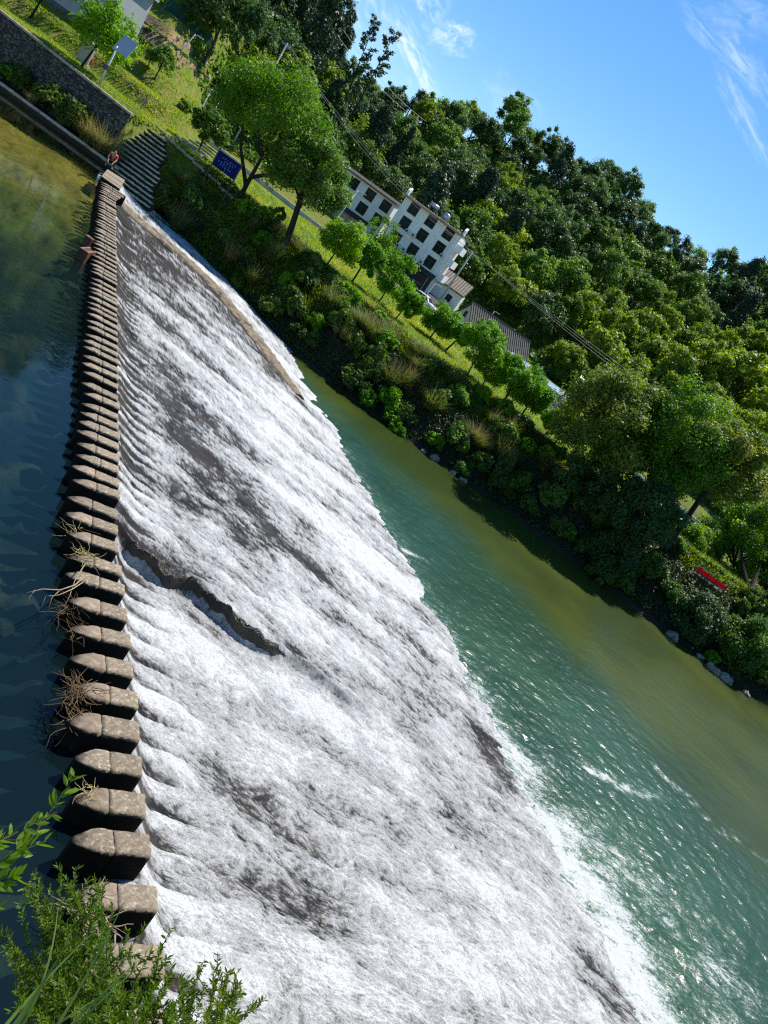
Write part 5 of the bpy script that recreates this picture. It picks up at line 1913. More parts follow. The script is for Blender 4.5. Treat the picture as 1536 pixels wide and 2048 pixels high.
mb.box(((x0 + x1) / 2, -.52, zt_ + .02), (x1 - x0 + .2, .13, .26))
for k in range(34):
    mb.tube([(x0 + (x1 - x0) * (k + .5) / 34, -.60, zt_ + .16), (x0 + (x1 - x0) * (k + .5) / 34, -.3, zt_ + .24)], .09, 6)
mb.build('eave_trim', M_EAVE, roof)
for xe in (x0 - .02, x1 + .02):
    mb = MB()
    mb.prism([(-.5, 0), (.5, 0), (.55, .55), (1.0, .75), (.95, 1.25), (.45, 1.0), (.1, 1.1), (-.4, .75)], -.16, .16)
    mb.build('roof_ornament', M_WALL, house, loc=(xe, .1, zt_ + .15), rz=R(90))
for (ax, ay, L) in ((840, 318, 1), (1015, 492, 0)):
    lx, lz = local(*Z2(ax, ay), Yh + 3.0, org)
    mb = MB()
    if L:
        mb.tube([(-.75, 0, 0), (.75, 0, 0)], .30, 14)
        for k in (-.55, .55):
            mb.tube([(k, 0, -.2), (k, -.1, -1.3)], .04, 6)
    else:
        mb.tube([(0, 0, -.6), (0, 0, .45), (0, 0, .6)], [.55, .55, .2], 16)
        mb.tube([(0, 0, -.6), (0, 0, -1.4)], .3, 8)
    mb.build('water_tank', M_METAL, roof, True, loc=(lx, 3.0, lz))
zc_ = rows[2] - wh / 2 - .22
mb = MB()
mb.add([(x0 - .1, .02, zc_), (x1 + .1, .02, zc_), (x1 + .1, -1.0, zc_ - .55), (x0 - .1, -1.0, zc_ - .55), (x0 - .1, .02, zc_ - .16), (x1 + .1, .02, zc_ - .16), (x1 + .1, -1.0, zc_ - .70), (x0 - .1, -1.0, zc_ - .70)],
       [(0, 1, 2, 3), (7, 6, 5, 4), (3, 2, 6, 7), (1, 5, 6, 2), (0, 3, 7, 4)])
mb.build('canopy', M_TEAL, house)
mb = MB()
mb.box(((x0 + x1) / 2, -.05, (zc_ - .75) / 2), (x1 - x0 - .2, .08, zc_ - .75))
mb.build('ground_floor_shade', rough_mat('shaded_ground_floor', (.060, .058, .055), (.04, .04, .038), 2), house)  # dark sheet added for the shade under the canopy
for zf in (rows[0] - 1.35, rows[1] - 1.35, rows[2] - 1.35):
    mb = MB()
    mb.box((x1 + .55, 3.6, zf), (1.1, 6.4, .14))
    mb.box((x1 + 1.06, 3.6, zf + .56), (.08, 6.4, .98))
    mb.box((x1 + .52, .44, zf + .56), (1.0, .08, .98))
    mb.build('balcony', M_WALL, house)
mb = MB()
mb.tube([(cols[2] + 1.15, -.06, 0), (cols[2] + 1.15, -.06, zt_ - .1)], .05, 6)
mb.build('drain_pipe', M_LAMP, house)
tag(house, 'tall white house of four storeys with a tile edged roof and side balconies', 'house')

# ---- wide white house, left
Yh = 128.0
A = [Z4(*q) for q in ((315, 297), (421, 390), (526, 472), (246, 386), (355, 477), (463, 556))]
g0 = onY(*Z4(300, 640), Yh)
org = np.array([onY(*A[0], Yh)[0] - 3.6, Yh, gz(onY(*A[0], Yh)[0], Yh) - .4])
house = empty('white_house', org)
L_ = [local(*q, Yh, org) for q in A]
cols = [np.mean([L_[k][0], L_[k + 3][0]]) for k in range(3)]
rows = [np.mean([q[1] for q in L_[:3]]), np.mean([q[1] for q in L_[3:]])]
zt_ = rows[0] + 1.12
x0, x1 = cols[0] - 3.4, cols[2] + 1.35
ww, wh = 1.7, 1.72
cols = [cols[0] - (cols[1] - cols[0])] + cols
WR = [(cx - ww / 2, cx + ww / 2, cz - wh / 2, cz + wh / 2) for cz in rows for cx in cols if cx - ww / 2 > x0]
mb = MB()
facade(mb, x0, x1, 0, zt_, WR)
mb.add([(x0, 0, 0), (x0, 8, 0), (x0, 8, zt_), (x0, 0, zt_), (x0, 4, zt_ + .36)], [(1, 0, 3, 4, 2)])
mb.add([(x1, 0, 0), (x1, 8, 0), (x1, 8, zt_), (x1, 0, zt_), (x1, 4, zt_ + .36)], [(0, 1, 2, 4, 3)])
mb.add([(x0, 8, 0), (x1, 8, 0), (x1, 8, zt_), (x0, 8, zt_)], [(1, 0, 3, 2)])
mb.build('wall', M_WALL, house)
for a_ in WR:
    window(house, *a_)
ac_unit(house, cols[1] - 1.3, rows[1] + .75)
mb = MB()
for sg, ya, yb in ((1, -.5, 4.0), (-1, 8.5, 4.0)):
    vs = [(x0 - .2, ya, zt_ - .02), (x1 + .2, ya, zt_ - .02), (x1 + .2, yb, zt_ + .42), (x0 - .2, yb, zt_ + .42)]
    vs += [(a, b, c + .18) for a, b, c in vs]
    mb.add(vs, [(3, 2, 1, 0), (4, 5, 6, 7), (0, 1, 5, 4), (1, 2, 6, 5), (3, 0, 4, 7)] if sg > 0 else [(0, 1, 2, 3), (7, 6, 5, 4), (1, 0, 4, 5), (2, 1, 5, 6), (0, 3, 7, 4)])
roof = mb.build('roof', M_TILE, house)
mb = MB()
for k in range(40):
    xk = x0 + (x1 - x0) * (k + .5) / 40
    mb.tube([(xk, -.54, zt_ + .16), (xk, 3.9, zt_ + .62)], .075, 5)
mb.build('tile_ridges', M_TILE, roof)
zc_ = rows[1] - wh / 2 - .3
mb = MB()
vs = [(x0, .02, zc_), (x1 - 2.2, .02, zc_), (x1 - 2.2, -1.1, zc_ - .6), (x0, -1.1, zc_ - .6)]
vs += [(a, b, c - .16) for a, b, c in vs]
mb.add(vs, [(0, 1, 2, 3), (7, 6, 5, 4), (3, 2, 6, 7), (1, 5, 6, 2), (0, 3, 7, 4)])
mb.build('canopy', M_TEAL, house)
mb = MB()
mb.box(((x0 + x1) / 2 - 1.1, -.02, (zc_ - .2) / 2), (x1 - x0 - 2.4, .1, zc_ - .2))
mb.build('base_cladding', M_WARM, house)
tag(house, 'wide white house with six upper windows and a dark teal canopy', 'house')

# ---- low tiled annex behind
Yh = 127.0
q0, q1 = onY(*Z6(610, 60), Yh), onY(*Z6(880, 250), Yh)
gzz = gz((q0[0] + q1[0]) / 2, Yh) - .3
ann = empty('annex', (q0[0], Yh, gzz))
W_ = q1[0] - q0[0] + .8
zt_ = onY(*Z6(760, 120), Yh)[2] - gzz
mb = MB()
facade(mb, -1, W_, 0, zt_, [(W_ * .45, W_ * .45 + 1.0, zt_ - 1.9, zt_ - .8)])
mb.add([(W_, 0, 0), (W_, 5, 0), (W_, 5, zt_), (W_, 0, zt_)], [(0, 1, 2, 3)])
mb.add([(-1, 0, 0), (-1, 5, 0), (-1, 5, zt_), (-1, 0, zt_)], [(1, 0, 3, 2)])
mb.build('wall', M_WALL, ann)
window(ann, W_ * .45, W_ * .45 + 1.0, zt_ - 1.9, zt_ - .8)
mb = MB()
vs = [(-1.2, -.4, zt_), (W_ + .2, -.4, zt_), (W_ + .2, 5, zt_ + 2.0), (-1.2, 5, zt_ + 2.0)]
vs += [(a, b, c + .16) for a, b, c in vs]
mb.add(vs, [(3, 2, 1, 0), (4, 5, 6, 7), (0, 1, 5, 4), (1, 2, 6, 5), (2, 3, 7, 6), (3, 0, 4, 7)])
rf = mb.build('roof', M_TILE, ann)
mb = MB()
for k in range(12):
    xk = -1.1 + (W_ + 1.2) * (k + .5) / 12
    mb.tube([(xk, -.42, zt_ + .16), (xk, 5.0, zt_ + 2.16)], .09, 5)
mb.build('tile_ridges', M_EAVE, rf)
tag(ann, 'low white annex with a brown tiled roof behind the utility pole', 'house')

# ---- hut with a ribbed tile roof
Yh = 112.0
ga, el, er = onY(*Z6(1122, 368), Yh), onY(*Z6(830, 492), Yh), onY(*Z6(1075, 682), Yh)
yaw = R(34)                       # direction of the ridge, from X towards Y
rd = np.array([math.cos(yaw), math.sin(yaw)])
gw = (er[0] - el[0]) / math.sin(yaw) * .98
zr_h = ga[2]
ze = er[2] + .1
gzz = gz(ga[0], Yh) - .3
hut = empty('tiled_hut', (ga[0], Yh, gzz), yaw)
# local: x along the ridge, y across (front slope at -y)
Lr = 11.5
h_e, h_r = ze - gzz, zr_h - gzz
hw_ = gw / 2
mb = MB()
mb.add([(0, -hw_, 0), (0, hw_, 0), (0, hw_, h_e), (0, 0, h_r - .1), (0, -hw_, h_e)], [(4, 3, 2, 1, 0)])
mb.add([(Lr, -hw_, 0), (Lr, hw_, 0), (Lr, hw_, h_e), (Lr, 0, h_r - .1), (Lr, -hw_, h_e)], [(0, 1, 2, 3, 4)])
mb.add([(0, -hw_, 0), (Lr, -hw_, 0), (Lr, -hw_, h_e), (0, -hw_, h_e)], [(0, 1, 2, 3)])
mb.add([(0, hw_, 0), (Lr, hw_, 0), (Lr, hw_, h_e), (0, hw_, h_e)], [(3, 2, 1, 0)])
mb.build('wall', M_WARM, hut)
mb = MB()
sl_h = (h_r - h_e) / hw_
ov = .45
for sg in (-1, 1):
    vs = [(-.25, 0, h_r), (Lr + .25, 0, h_r), (Lr + .25, sg * (hw_ + ov), h_r - sl_h * (hw_ + ov)), (-.25, sg * (hw_ + ov), h_r - sl_h * (hw_ + ov))]
    vs += [(a, b, c + .14) for a, b, c in vs]
    fs = [(0, 1, 2, 3), (7, 6, 5, 4), (2, 1, 5, 6), (3, 2, 6, 7), (0, 3, 7, 4)]
    mb.add(vs, fs if sg > 0 else [f[::-1] for f in fs])
rf = mb.build('roof', M_TILE, hut)
mb = MB()
nr = 30
for k in range(nr):
    xk = -.15 + (Lr + .3) * k / (nr - 1)
    mb.tube([(xk, -.05, h_r + .17), (xk, -(hw_ + ov), h_r - sl_h * (hw_ + ov) + .17)], .095, 5)
mb.build('tile_ridges', rough_mat('light_tile_ridge', (.34, .29, .23), (.22, .185, .15), 4, .85, .4, .02), rf)
mb = MB()
mb.box((Lr / 2, 0, h_r + .22), (Lr + .6, .3, .26))
mb.build('ridge_cap', M_TILE, rf)
mb = MB()
mb.box((-.03, .15, h_r - 1.7), (.05, .8, .9))
mb.build('vent_window', M_FRAME, hut)
tag(hut, 'gabled hut with a ribbed brown tile roof and pale gable', 'hut')

# ---- blue metal sheds, right of the hut
M_BLUE = rough_mat('pale_blue_sheet_metal', (.27, .38, .47), (.21, .32, .41), 2, .5, .2, .01, (.18, .26, .33), 1.0)
for k, (cx, cy, W_, D_, H_, Yh, lb) in enumerate(((1012, 752, 2.6, 2.4, 2.0, 109.0, 'pale blue metal shed glimpsed between the young trees by the hut'), (1112, 782, 3.2, 2.6, 2.2, 106.0, 'larger pale blue metal shed right of the last young trees'))):
    q = onY(cx, cy, Yh)
    gzz = gz(q[0], Yh)
    sh = empty('metal_shed', (q[0], Yh, gzz), R(-8))
    H_ = max(1.9, q[2] - gzz)
    mb = MB()
    mb.box((0, D_ / 2, H_ / 2 - .1), (W_, D_, H_ + .2))
    mb.build('wall', M_BLUE, sh)
    mb = MB()
    vs = [(-W_ / 2 - .3, -.5, H_ - .1), (W_ / 2 + .3, -.5, H_ - .1), (W_ / 2 + .3, D_ + .3, H_ + .35), (-W_ / 2 - .3, D_ + .3, H_ + .35)]
    vs += [(a, b, c + .07) for a, b, c in vs]
    mb.add(vs, [(3, 2, 1, 0), (4, 5, 6, 7), (0, 1, 5, 4), (1, 2, 6, 5), (2, 3, 7, 6), (3, 0, 4, 7)])
    for j in range(12):
        xj = -W_ / 2 + W_ * j / 11
        mb.tube([(xj, -.5, H_ - .02), (xj, D_ + .3, H_ + .43)], .035, 4)
    mb.build('roof', M_BLUE, sh)
    tag(sh, lb, 'shed')
q = ong(1116, 826)
mb = MB()
mb.box((0, 0, .45), (2.0, 1.4, .9))
mb.prism([(-1.0, .9), (1.0, .9), (.7, 1.4), (-.7, 1.4)], -.68, .68)
tag(bevel(mb.build('covered_stack', M_BLUE, None, False, q, R(-5)), .08), 'pale blue tarpaulin covered stack below the larger shed', 'stack')

# ---- grey building at the top left
q = ong(150, 47)
b0 = onY(98, 2, q[1])
bld = empty('grey_building', (q[0], q[1], min(q[2], gz(b0[0], q[1])) - .2))
xl, xr = b0[0] - q[0] - 4, 2.4
M_GREY = rough_mat('grey_panel_wall', (.42, .45, .47), (.37, .40, .42), 1.0, .85, .1, .01)
mb = MB()
Hb = 6.2
facade(mb, xl, xr, 0, Hb, [(-3.4, -1.2, .9, 2.9)])
mb.add([(xr, 0, 0), (xr, 6, 0), (xr, 6, Hb), (xr, 0, Hb)], [(0, 1, 2, 3)])
mb.add([(xl, 0, 0), (xl, 6, 0), (xl, 6, Hb), (xl, 0, Hb)], [(1, 0, 3, 2)])
mb.build('wall', M_GREY, bld)
mb = MB()
mb.box((0, 0, 0), (2.2, .03, 2.0))
d_ = mb.build('shutter', rough_mat('grey_shutter', (.40, .43, .45), (.36, .38, .40), 1), bld, loc=(-2.3, .10, 1.9))
mb = MB()
for a_ in ((-1.07, .04, 2.0), (1.07, .04, 2.0), (0, .04, 2.0)):
    mb.box((a_[0], -.02, 0), (.05, .03, 2.0))
mb.build('frame', M_FRAME, d_)
mb = MB()
mb.box(((xl + xr) / 2, -.03, .32), (xr - xl - .02, .06, .64))
mb.build('plinth', rough_mat('dark_plinth', (.13, .14, .15), (.09, .10, .10), 2), bld)
mb = MB()
mb.box(((xl + xr) / 2, 2.8, Hb + .12), (xr - xl + .8, 6.8, .24))
mb.build('roof', M_GREY, bld)
mb = MB()
mb.tube([(xr - .05, -.1, .2), (xr - .05, -.1, Hb)], .07, 7)
mb.build('drain_pipe', M_LAMP, bld)
tag(bld, 'plain grey building with a dark plinth at the top left', 'building')

# ---- road along the far side of the meadow
rx_ = np.linspace(-58, 60, 120)
zroad = lambda x: ground(x, np.full_like(x, 104.0)) * 0 + (1.87 + np.clip(-6.8 - x, -40, 60) * .034)
M_ROAD = rough_mat('pale_road', (.40, .385, .36), (.32, .31, .29), 1.6, .9, .3, .01, (.27, .26, .24), .4)
V = np.concatenate([np.stack([rx_, np.full(120, yy), zroad(rx_) + .10], 1) for yy in (101.3, 105.8)])
i = np.arange(119)
struct('river_road', mesh('river_road', V, np.stack([i, i + 1, i + 121, i + 120], 1), M_ROAD))
mb = MB()
M_PARA = rough_mat('pale_parapet', (.66, .62, .54), (.56, .52, .45), 1.5, .9, .3, .01, (.40, .37, .31), .5)
for k in range(100):
    xa, xb = -50 + k * .95, -50 + (k + 1) * .95 - .015
    za = float(zroad(np.array([(xa + xb) / 2]))[0])
    mb.box(((xa + xb) / 2, 101.0, za + .20), (xb - xa, .32, .72))
tag(mb.build('road_parapet', M_PARA), 'long low pale parapet edging the river road', 'parapet')
# dark yard by the tall house
Yd = [(827, 578), (845, 574), (884, 606), (862, 622), (845, 612)]
P_ = [ong(*q, 100) for q in Yd]
P_ = np.array(P_)
P_[:, 2] += .06
struct('paved_yard', mesh('paved_yard', P_, np.array([[4, 3, 2, 1]]), rough_mat('dark_asphalt', (.060, .060, .068), (.045, .045, .052), 3, .9, .2, .01)))

# ---- planted field on the terraces
q0 = ong(250, 50)
fx, fy = [], []
rng = np.random.default_rng(12)
corners = [ong(*q) for q in ((236, 22), (300, 36), (408, 128), (402, 152), (330, 116), (262, 68))]
corners = np.array(corners)
n_ = 40
M_EARTH = rough_mat('tilled_earth', (.30, .20, .105), (.20, .135, .075), 2.2, .95, .9, .08, (.38, .28, .16), 1.2)
# the field follows the ground: a sheet between its near and its far edge
nu, nv = 60, 16
U_, W2 = np.meshgrid(np.linspace(0, 1, nu), np.linspace(0, 1, nv), indexing='ij')
near_e = np.array([ong(236, 60), ong(330, 122), ong(398, 160)])
far_e = np.array([ong(262, 20), ong(340, 66), ong(412, 130)])
ne = np.stack([np.interp(U_, [0, .55, 1], near_e[:, k]) for k in (0, 1)], 2)
fe = np.stack([np.interp(U_, [0, .55, 1], far_e[:, k]) for k in (0, 1)], 2)
XY = ne * (1 - W2[..., None]) + fe * W2[..., None]
ZF = ground(XY[..., 0], XY[..., 1]) + .16 + .05 * fbm(XY[..., 0] * 2, XY[..., 1] * 2, 3, 4)
struct('planted_field', mesh('planted_field', np.stack([XY[..., 0], XY[..., 1], ZF], 2).reshape(-1, 3), gridfaces(nu, nv), M_EARTH, True))
C = []
for a_ in range(1, nu - 1, 2):
    for b_ in range(1, nv - 1, 2):
        if rng.random() < .86:
            C.append((XY[a_, b_, 0] + rng.normal(0, .1), XY[a_, b_, 1] + rng.normal(0, .12), ZF[a_, b_] + .16))
C = np.array(C)
V, F, v = leafcloud(rng, C, .26, 26, .13, .5)
struct('field_seedlings', mesh('field_seedlings', V, F, L_DARK, False, {'v': v}), 'stuff')

# ---- parked car
q = ong(833, 608, 100)
car = empty('parked_car', (q[0], 108.0, gz(q[0], 108.0)), R(-14))
M_CARW = plain('white_car_paint', (.78, .79, .80), .18)
M_TYRE = plain('tyre_rubber', (.015, .015, .016), .8)
prof = [(-2.15, .28), (2.15, .28), (2.2, .62), (2.02, .80), (1.15, .92), (.55, 1.42), (.2, 1.50), (-1.0, 1.50), (-1.85, 1.05), (-2.15, .95), (-2.2, .55)]
mb = MB()
n_ = len(prof)
ring = lambda y, kz, kx: [(x * kx, y, .28 + (z - .28) * kz) for x, z in prof]
secs = [ring(-.86, .90, .975), ring(-.80, .98, .995), ring(0, 1.0, 1.0), ring(.80, .98, .995), ring(.86, .90, .975)]
vs = [p_ for s__ in secs for p_ in s__]
# windows lean in above the belt line
vs = [(x, y * (1 - .22 * max(0, z - .92) / .58), z) for x, y, z in vs]
fs = [tuple(range(n_)), tuple(range(5 * n_ - 1, 4 * n_ - 1, -1))]
for s__ in range(4):
    fs += [(s__ * n_ + k, (s__ + 1) * n_ + k, (s__ + 1) * n_ + (k + 1) % n_, s__ * n_ + (k + 1) % n_) for k in range(n_)]
mb.add(vs, fs)
bevel(mb.build('body', M_CARW, car, True), .05, 2)
for nm_, xa, xb in (('window', -1.45, -.35), ('window', -.27, .62)):
    for sg in (-1, 1):
        mb = MB()
        zb_, zt2 = .96, 1.36
        mb.add([(xa - (.0 if xa > -1 else .12), sg * .872, zb_), (xb + (.18 if xb > .5 else 0), sg * .872, zb_), (xb - (.14 if xb > .5 else 0), sg * .74, zt2), (xa + (.1 if xa < -1 else 0), sg * .74, zt2)], [(0, 1, 2, 3) if sg < 0 else (3, 2, 1, 0)])
        mb.build(nm_, M_GLASS, car)
mb = MB()
mb.add([(1.13, -.70, .955), (1.13, .70, .955), (.60, .62, 1.40), (.60, -.62, 1.40)], [(0, 1, 2, 3)])
mb.build('windscreen', M_GLASS, car)
for sx in (-1.35, 1.35):
    for sy in (-.78, .78):
        mb = MB()
        mb.tube([(0, -.11, 0), (0, .11, 0)], .32, 20)
        w_ = mb.build('wheel', M_TYRE, car, loc=(sx, sy, .32))
        mb = MB()
        mb.tube([(0, -.125, 0), (0, .125, 0)], .19, 14)
        mb.build('rim', M_METAL, w_)
for sy in (-.6, .6):
    mb = MB()
    mb.box((2.13, sy, .70), (.14, .36, .14))
    mb.build('headlight', M_LAMP, car)
    mb = MB()
    mb.box((-2.14, sy, .82), (.10, .30, .16))
    mb.build('tail_light', plain('red_lens', (.35, .01, .01), .2), car)
tag(car, 'white car parked by the dark yard behind the young trees', 'car')

# ---- lamps, poles and wires
def lamp(bpx, tpx, Yl, lb, arm=.5, kind=0, rz=0.0, grp='street lamps along the river road'):
    t_, b_ = onY(*tpx, Yl), onY(*bpx, Yl)
    g_ = gz(b_[0], Yl)
    r_ = empty('street_lamp', (b_[0], Yl, g_))
    h = t_[2] - g_
    mb = MB()
    mb.tube([(0, 0, -.2), (0, 0, .3), (t_[0] - b_[0], 0, h)], [.10, .07, .05], 8)
    mb.build('pole', M_LAMP, r_, True)
    x = t_[0] - b_[0]
    mb = MB()
    if kind == 0:
        mb.tube([(x, 0, h - .25), (x + arm * .6, 0, h), (x + arm, 0, h + .02)], .03, 6)
        mb.box((x + arm + .3, 0, h + .03), (.75, .24, .09))
        mb.build('lamp_head', M_LAMP, r_)
    else:
        mb.box((x + .35, 0, h - .3), (.7, .26, .08))
        mb.build('lamp_head', M_LAMP, r_)
        mb = MB()
        vs = [(x - .7, -.35, h + .05), (x + .7, -.35, h + .05), (x + .7, .35, h + .35), (x - .7, .35, h + .35)]
        vs += [(a, b, c + .05) for a, b, c in vs]
        mb.add(vs, [(3, 2, 1, 0), (4, 5, 6, 7), (0, 1, 5, 4), (1, 2, 6, 5), (2, 3, 7, 6), (3, 0, 4, 7)])
        mb.build('solar_panel', M_METAL, r_)
    tag(r_, lb, 'street lamp', grp)


lamp((346, 134), (391, 68), 92, 'thin white street lamp standing in the planted field', .4)
lamp((406, 209), (424, 178), 92, 'short white street lamp left of the wide feathery tree', .3)
lamp((430, 215), (441, 199), 98, 'small street lamp half hidden by the feathery tree crown', .25)
lamp((678, 424), (717, 380), 104, 'white street lamp before the windows of the wide house', .5)
lamp((704, 466), (717, 444), 106, 'slanting short street lamp at the canopy corner of the wide house', .4)
lamp((843, 603), (871, 566), 107, 'white street lamp rising behind the parked car', .4)
lamp((1146, 784), (1168, 762), 104, 'solar street lamp right of the blue sheds', .4, 1)
lamp((985, 632), (989, 622), 118, 'white lamp head behind the hut roof', .3)
for k, (bpx, tpx, Yl, lb) in enumerate((((522, 172), (575, 86), 112, 'tall grey utility pole above the feathery tree'), ((872, 600), (946, 503), 118, 'tall grey utility pole right of the tall white house'))):
    t_, b_ = onY(*tpx, Yl), onY(*bpx, Yl)
    g_ = gz(b_[0], Yl)
    r_ = empty('utility_pole', (t_[0], Yl, g_))
    h = t_[2] - g_
    mb = MB()
    mb.tube([(0, 0, -.3), (0, 0, h)], [.17, .11], 10)
    mb.build('pole', rough_mat('pole_concrete', (.42, .44, .45), (.34, .36, .37), 2), r_, True)
    mb = MB()
    mb.box((0, -.14, h - .35), (1.5, .10, .10))
    mb.build('crossarm', M_METAL, r_)
    for xx in (-.65, 0.25, .65):
        mb = MB()
        mb.tube([(xx, -.14, h - .30), (xx, -.14, h - .12)], [.04, .06], 8)
        mb.build('insulator', M_LAMP, r_)
    tag(r_, lb, 'utility pole', 'utility poles')
    if k == 0:
        PA = np.array([t_[0], Yl, t_[2] - .12])
    else:
        PB = np.array([t_[0], Yl, t_[2] - .12])
M_WIRE = plain('wire', (.10, .11, .12), .5)
PL = PA + np.array([-55, -6, 3.0])
PR = np.array([70.0, 116.0, PB[2] + 1.0])
for (p0, p1, w0) in ((PL, PA, 'left of the grey pole above the feathery tree'), (PA, PB, 'between the two grey utility poles'), (PB, PR, 'running right from the pole by the tall house')):
    for k, dx in enumerate((-.65, .25, .65)):
        pts = []
        for f in np.linspace(0, 1, 16):
            c = p0 * (1 - f) + p1 * f
            pts.append((c[0] + dx, c[1] - .14 + .5 * k * f * (1 - f), c[2] - 4 * f * (1 - f) * (1.1 + .5 * k)))
        mb = MB()
        mb.tube(pts, .018, 4)
        tag(mb.build('power_line', M_WIRE), ('lowest', 'middle', 'highest')[2 - k] + ' overhead wire ' + w0, 'wire', 'overhead wires')
# wires that cross the sky in the dip of the ridge
for k, (a_, b_) in enumerate((((700, 80), (838, 232)), ((690, 92), (830, 236)))):
    pa, pb = onY(*a_, 160), onY(*b_, 175)
    mb = MB()
    mb.tube([pa + (pb - pa) * f - np.array([0, 0, 3 * f * (1 - f)]) for f in np.linspace(-.1, 1.1, 10)], .030, 4)
    tag(mb.build('power_line', M_WIRE), ('upper', 'lower')[k] + ' of two wires crossing the sky by the sparse pines', 'wire', 'overhead wires')

# ---- blue sign by the stairs
Ys = 66.6
c4 = [onY(*q, Ys) for q in ((441, 299), (482, 332), (462.5, 360), (427, 328))]
xl = min(c4[0][0], c4[3][0])
xr = max(c4[1][0], c4[2][0])
zt2, zb2 = (c4[0][2] + c4[1][2]) / 2, (c4[2][2] + c4[3][2]) / 2
g_ = min(gz(xl, Ys), gz(xr, Ys))
sg_ = empty('notice_board', ((xl + xr) / 2, Ys, g_))
W_, H_ = xr - xl, zt2 - zb2
zc = (zt2 + zb2) / 2 - g_
mb = MB()
mb.box((0, 0, 0), (W_, .06, H_))
M_NAVY = plain('navy_board', (.003, .012, .110), .7, 0, .08)
M_GOLD = plain('sign_print', (.16, .30, .42), .5)
pn_ = bevel(mb.build('panel', M_NAVY, sg_, loc=(0, 0, zc)), .012)
rng = np.random.default_rng(8)
tx = MB()
for r_i, (cnt, x0_) in enumerate(((6, -.46), (4, -.22), (5, -.60), (5, -.42))):
    for k in range(cnt):
        cx, cz = x0_ * W_ * .62 + k * W_ * .115 + .08, H_ * .24 - r_i * H_ * .15
        for s_ in range(4):
            if rng.random() < .5:
                tx.box((cx + rng.uniform(-.03, .03), -.034, cz + rng.uniform(-.05, .05)), (.11, .006, .020))
            else:
                tx.box((cx + rng.uniform(-.04, .04), -.036, cz + rng.uniform(-.02, .02)), (.020, .006, .12))
tx.build('lettering', M_GOLD, pn_)
tx = MB()
tx.tube([(.02, -.035, -.30 * H_), (.10, -.035, -.36 * H_), (.05, -.035, -.42 * H_)], .02, 5)
tx.tube([(.30, -.035, -.43 * H_), (.38, -.035, -.40 * H_)], .014, 5)
tx.build('emblem', M_GOLD, pn_)
for sx in (-1, 1):
    mb = MB()
    mb.tube([(sx * (W_ / 2 + .06), .0, -.3), (sx * (W_ / 2 + .06), 0, zt2 - g_ + .18)], .06, 8)
    mb.build('post', M_FRAME, sg_)
tag(sg_, 'navy blue notice board with pale lettering on two black posts', 'sign')

# ---- red banner rail on the right
Yb = 61.6
c4 = [onY(*q, Yb) for q in ((1397, 1130), (1453, 1175), (1443, 1187), (1390, 1145))]
xl, xr = c4[3][0] - .1, c4[1][0]
zt2 = (c4[0][2] + c4[1][2]) / 2
zb2 = (c4[2][2] + c4[3][2]) / 2
rb = empty('red_banner_rail', ((xl + xr) / 2, Yb, zb2 - .4))
W_, H_ = xr - xl, zt2 - zb2
z0_ = .4
def cloth(name, c):
    ma_, nt_ = new_mat(name)
    N_ = NT(nt_)
    a_ = N_.n('ShaderNodeBsdfDiffuse', inp={0: c})
    b_ = N_.n('ShaderNodeBsdfTranslucent', inp={0: c})
    x_ = N_.n('ShaderNodeMixShader', inp={0: .5})
    nt_.links.new(a_.outputs[0], x_.inputs[1])
    nt_.links.new(b_.outputs[0], x_.inputs[2])
    N_.out(x_.outputs[0])
    return ma_


M_BRED = cloth('red_banner_cloth', (.80, .010, .012))
M_BMAR = cloth('maroon_banner_cloth', (.45, .012, .045))
M_BWH = cloth('white_banner_cloth', (.86, .83, .76))
mb = MB()
mb.box((0, 0, z0_ + H_ * .70), (W_, .012, H_ * .46))
mb.build('red_panel', M_BRED, rb)
mb = MB()
mb.box((-W_ * .13, .03, z0_ + H_ * .36), (W_ * .72, .03, H_ * .20))
mb.build('lower_panel', M_BMAR, rb)
mb = MB()
mb.box((0, -.01, z0_ + H_ * .12), (W_, .04, H_ * .22))
mb.build('white_panel', M_BWH, rb)
mb = MB()
mb.box((W_ * .40, .03, z0_ + H_ * .36), (W_ * .18, .03, H_ * .20))
mb.build('tan_panel', M_WARM, rb)
for f in (-.40, -.12, .16, .5):
    mb = MB()
    mb.box((W_ * f, -.07, z0_ + H_ * .45), (.10, .09, H_ * 1.35))
    mb.build('post', M_FRAME, rb)
mb = MB()
mb.box((-.1, -.06, z0_ + H_ * .99), (W_ * 1.12, .06, .06))
mb.box((-.1, -.055, z0_ + H_ * .46), (W_ * 1.0, .05, .06))
mb.build('rail', M_FRAME, rb)
mb = MB()
for f in (-.40, -.12, .16, .5):
    mb.tube([(W_ * f, -.02, -2.2), (W_ * f, -.02, .25)], .05, 6)
mb.build('footing', M_FRAME, rb)
tag(rb, 'red and white banner panels on a black rail above the right bank', 'banner')

# ---- small things on the walled bank
q = ong(197, 172)
t_ = onY(243, 98, q[1])
sp = empty('solar_panel_pole', q)
mb = MB()
mb.tube([(0, 0, -.3), (0, 0, t_[2] - q[2])], [.10, .075], 8)
mb.build('pole', M_LAMP, sp, True)
hh = t_[2] - q[2]
mb = MB()
vs = [(-.25, -.15, hh - .35), (1.15, -.15, hh - .35), (1.15, .55, hh + 1.05), (-.25, .55, hh + 1.05)]
vs += [(a, b + .06, c - .03) for a, b, c in vs]
mb.add(vs, [(0, 1, 2, 3), (7, 6, 5, 4), (1, 0, 4, 5), (2, 1, 5, 6), (3, 2, 6, 7), (0, 3, 7, 4)])
mb.build('panel', rough_mat('panel_back', (.40, .46, .52), (.34, .40, .46), 2, .5), sp)
mb = MB()
mb.box((.0, -.2, hh * .46), (.36, .26, .40))
mb.build('control_box', plain('dark_box', (.05, .06, .07), .5), sp)
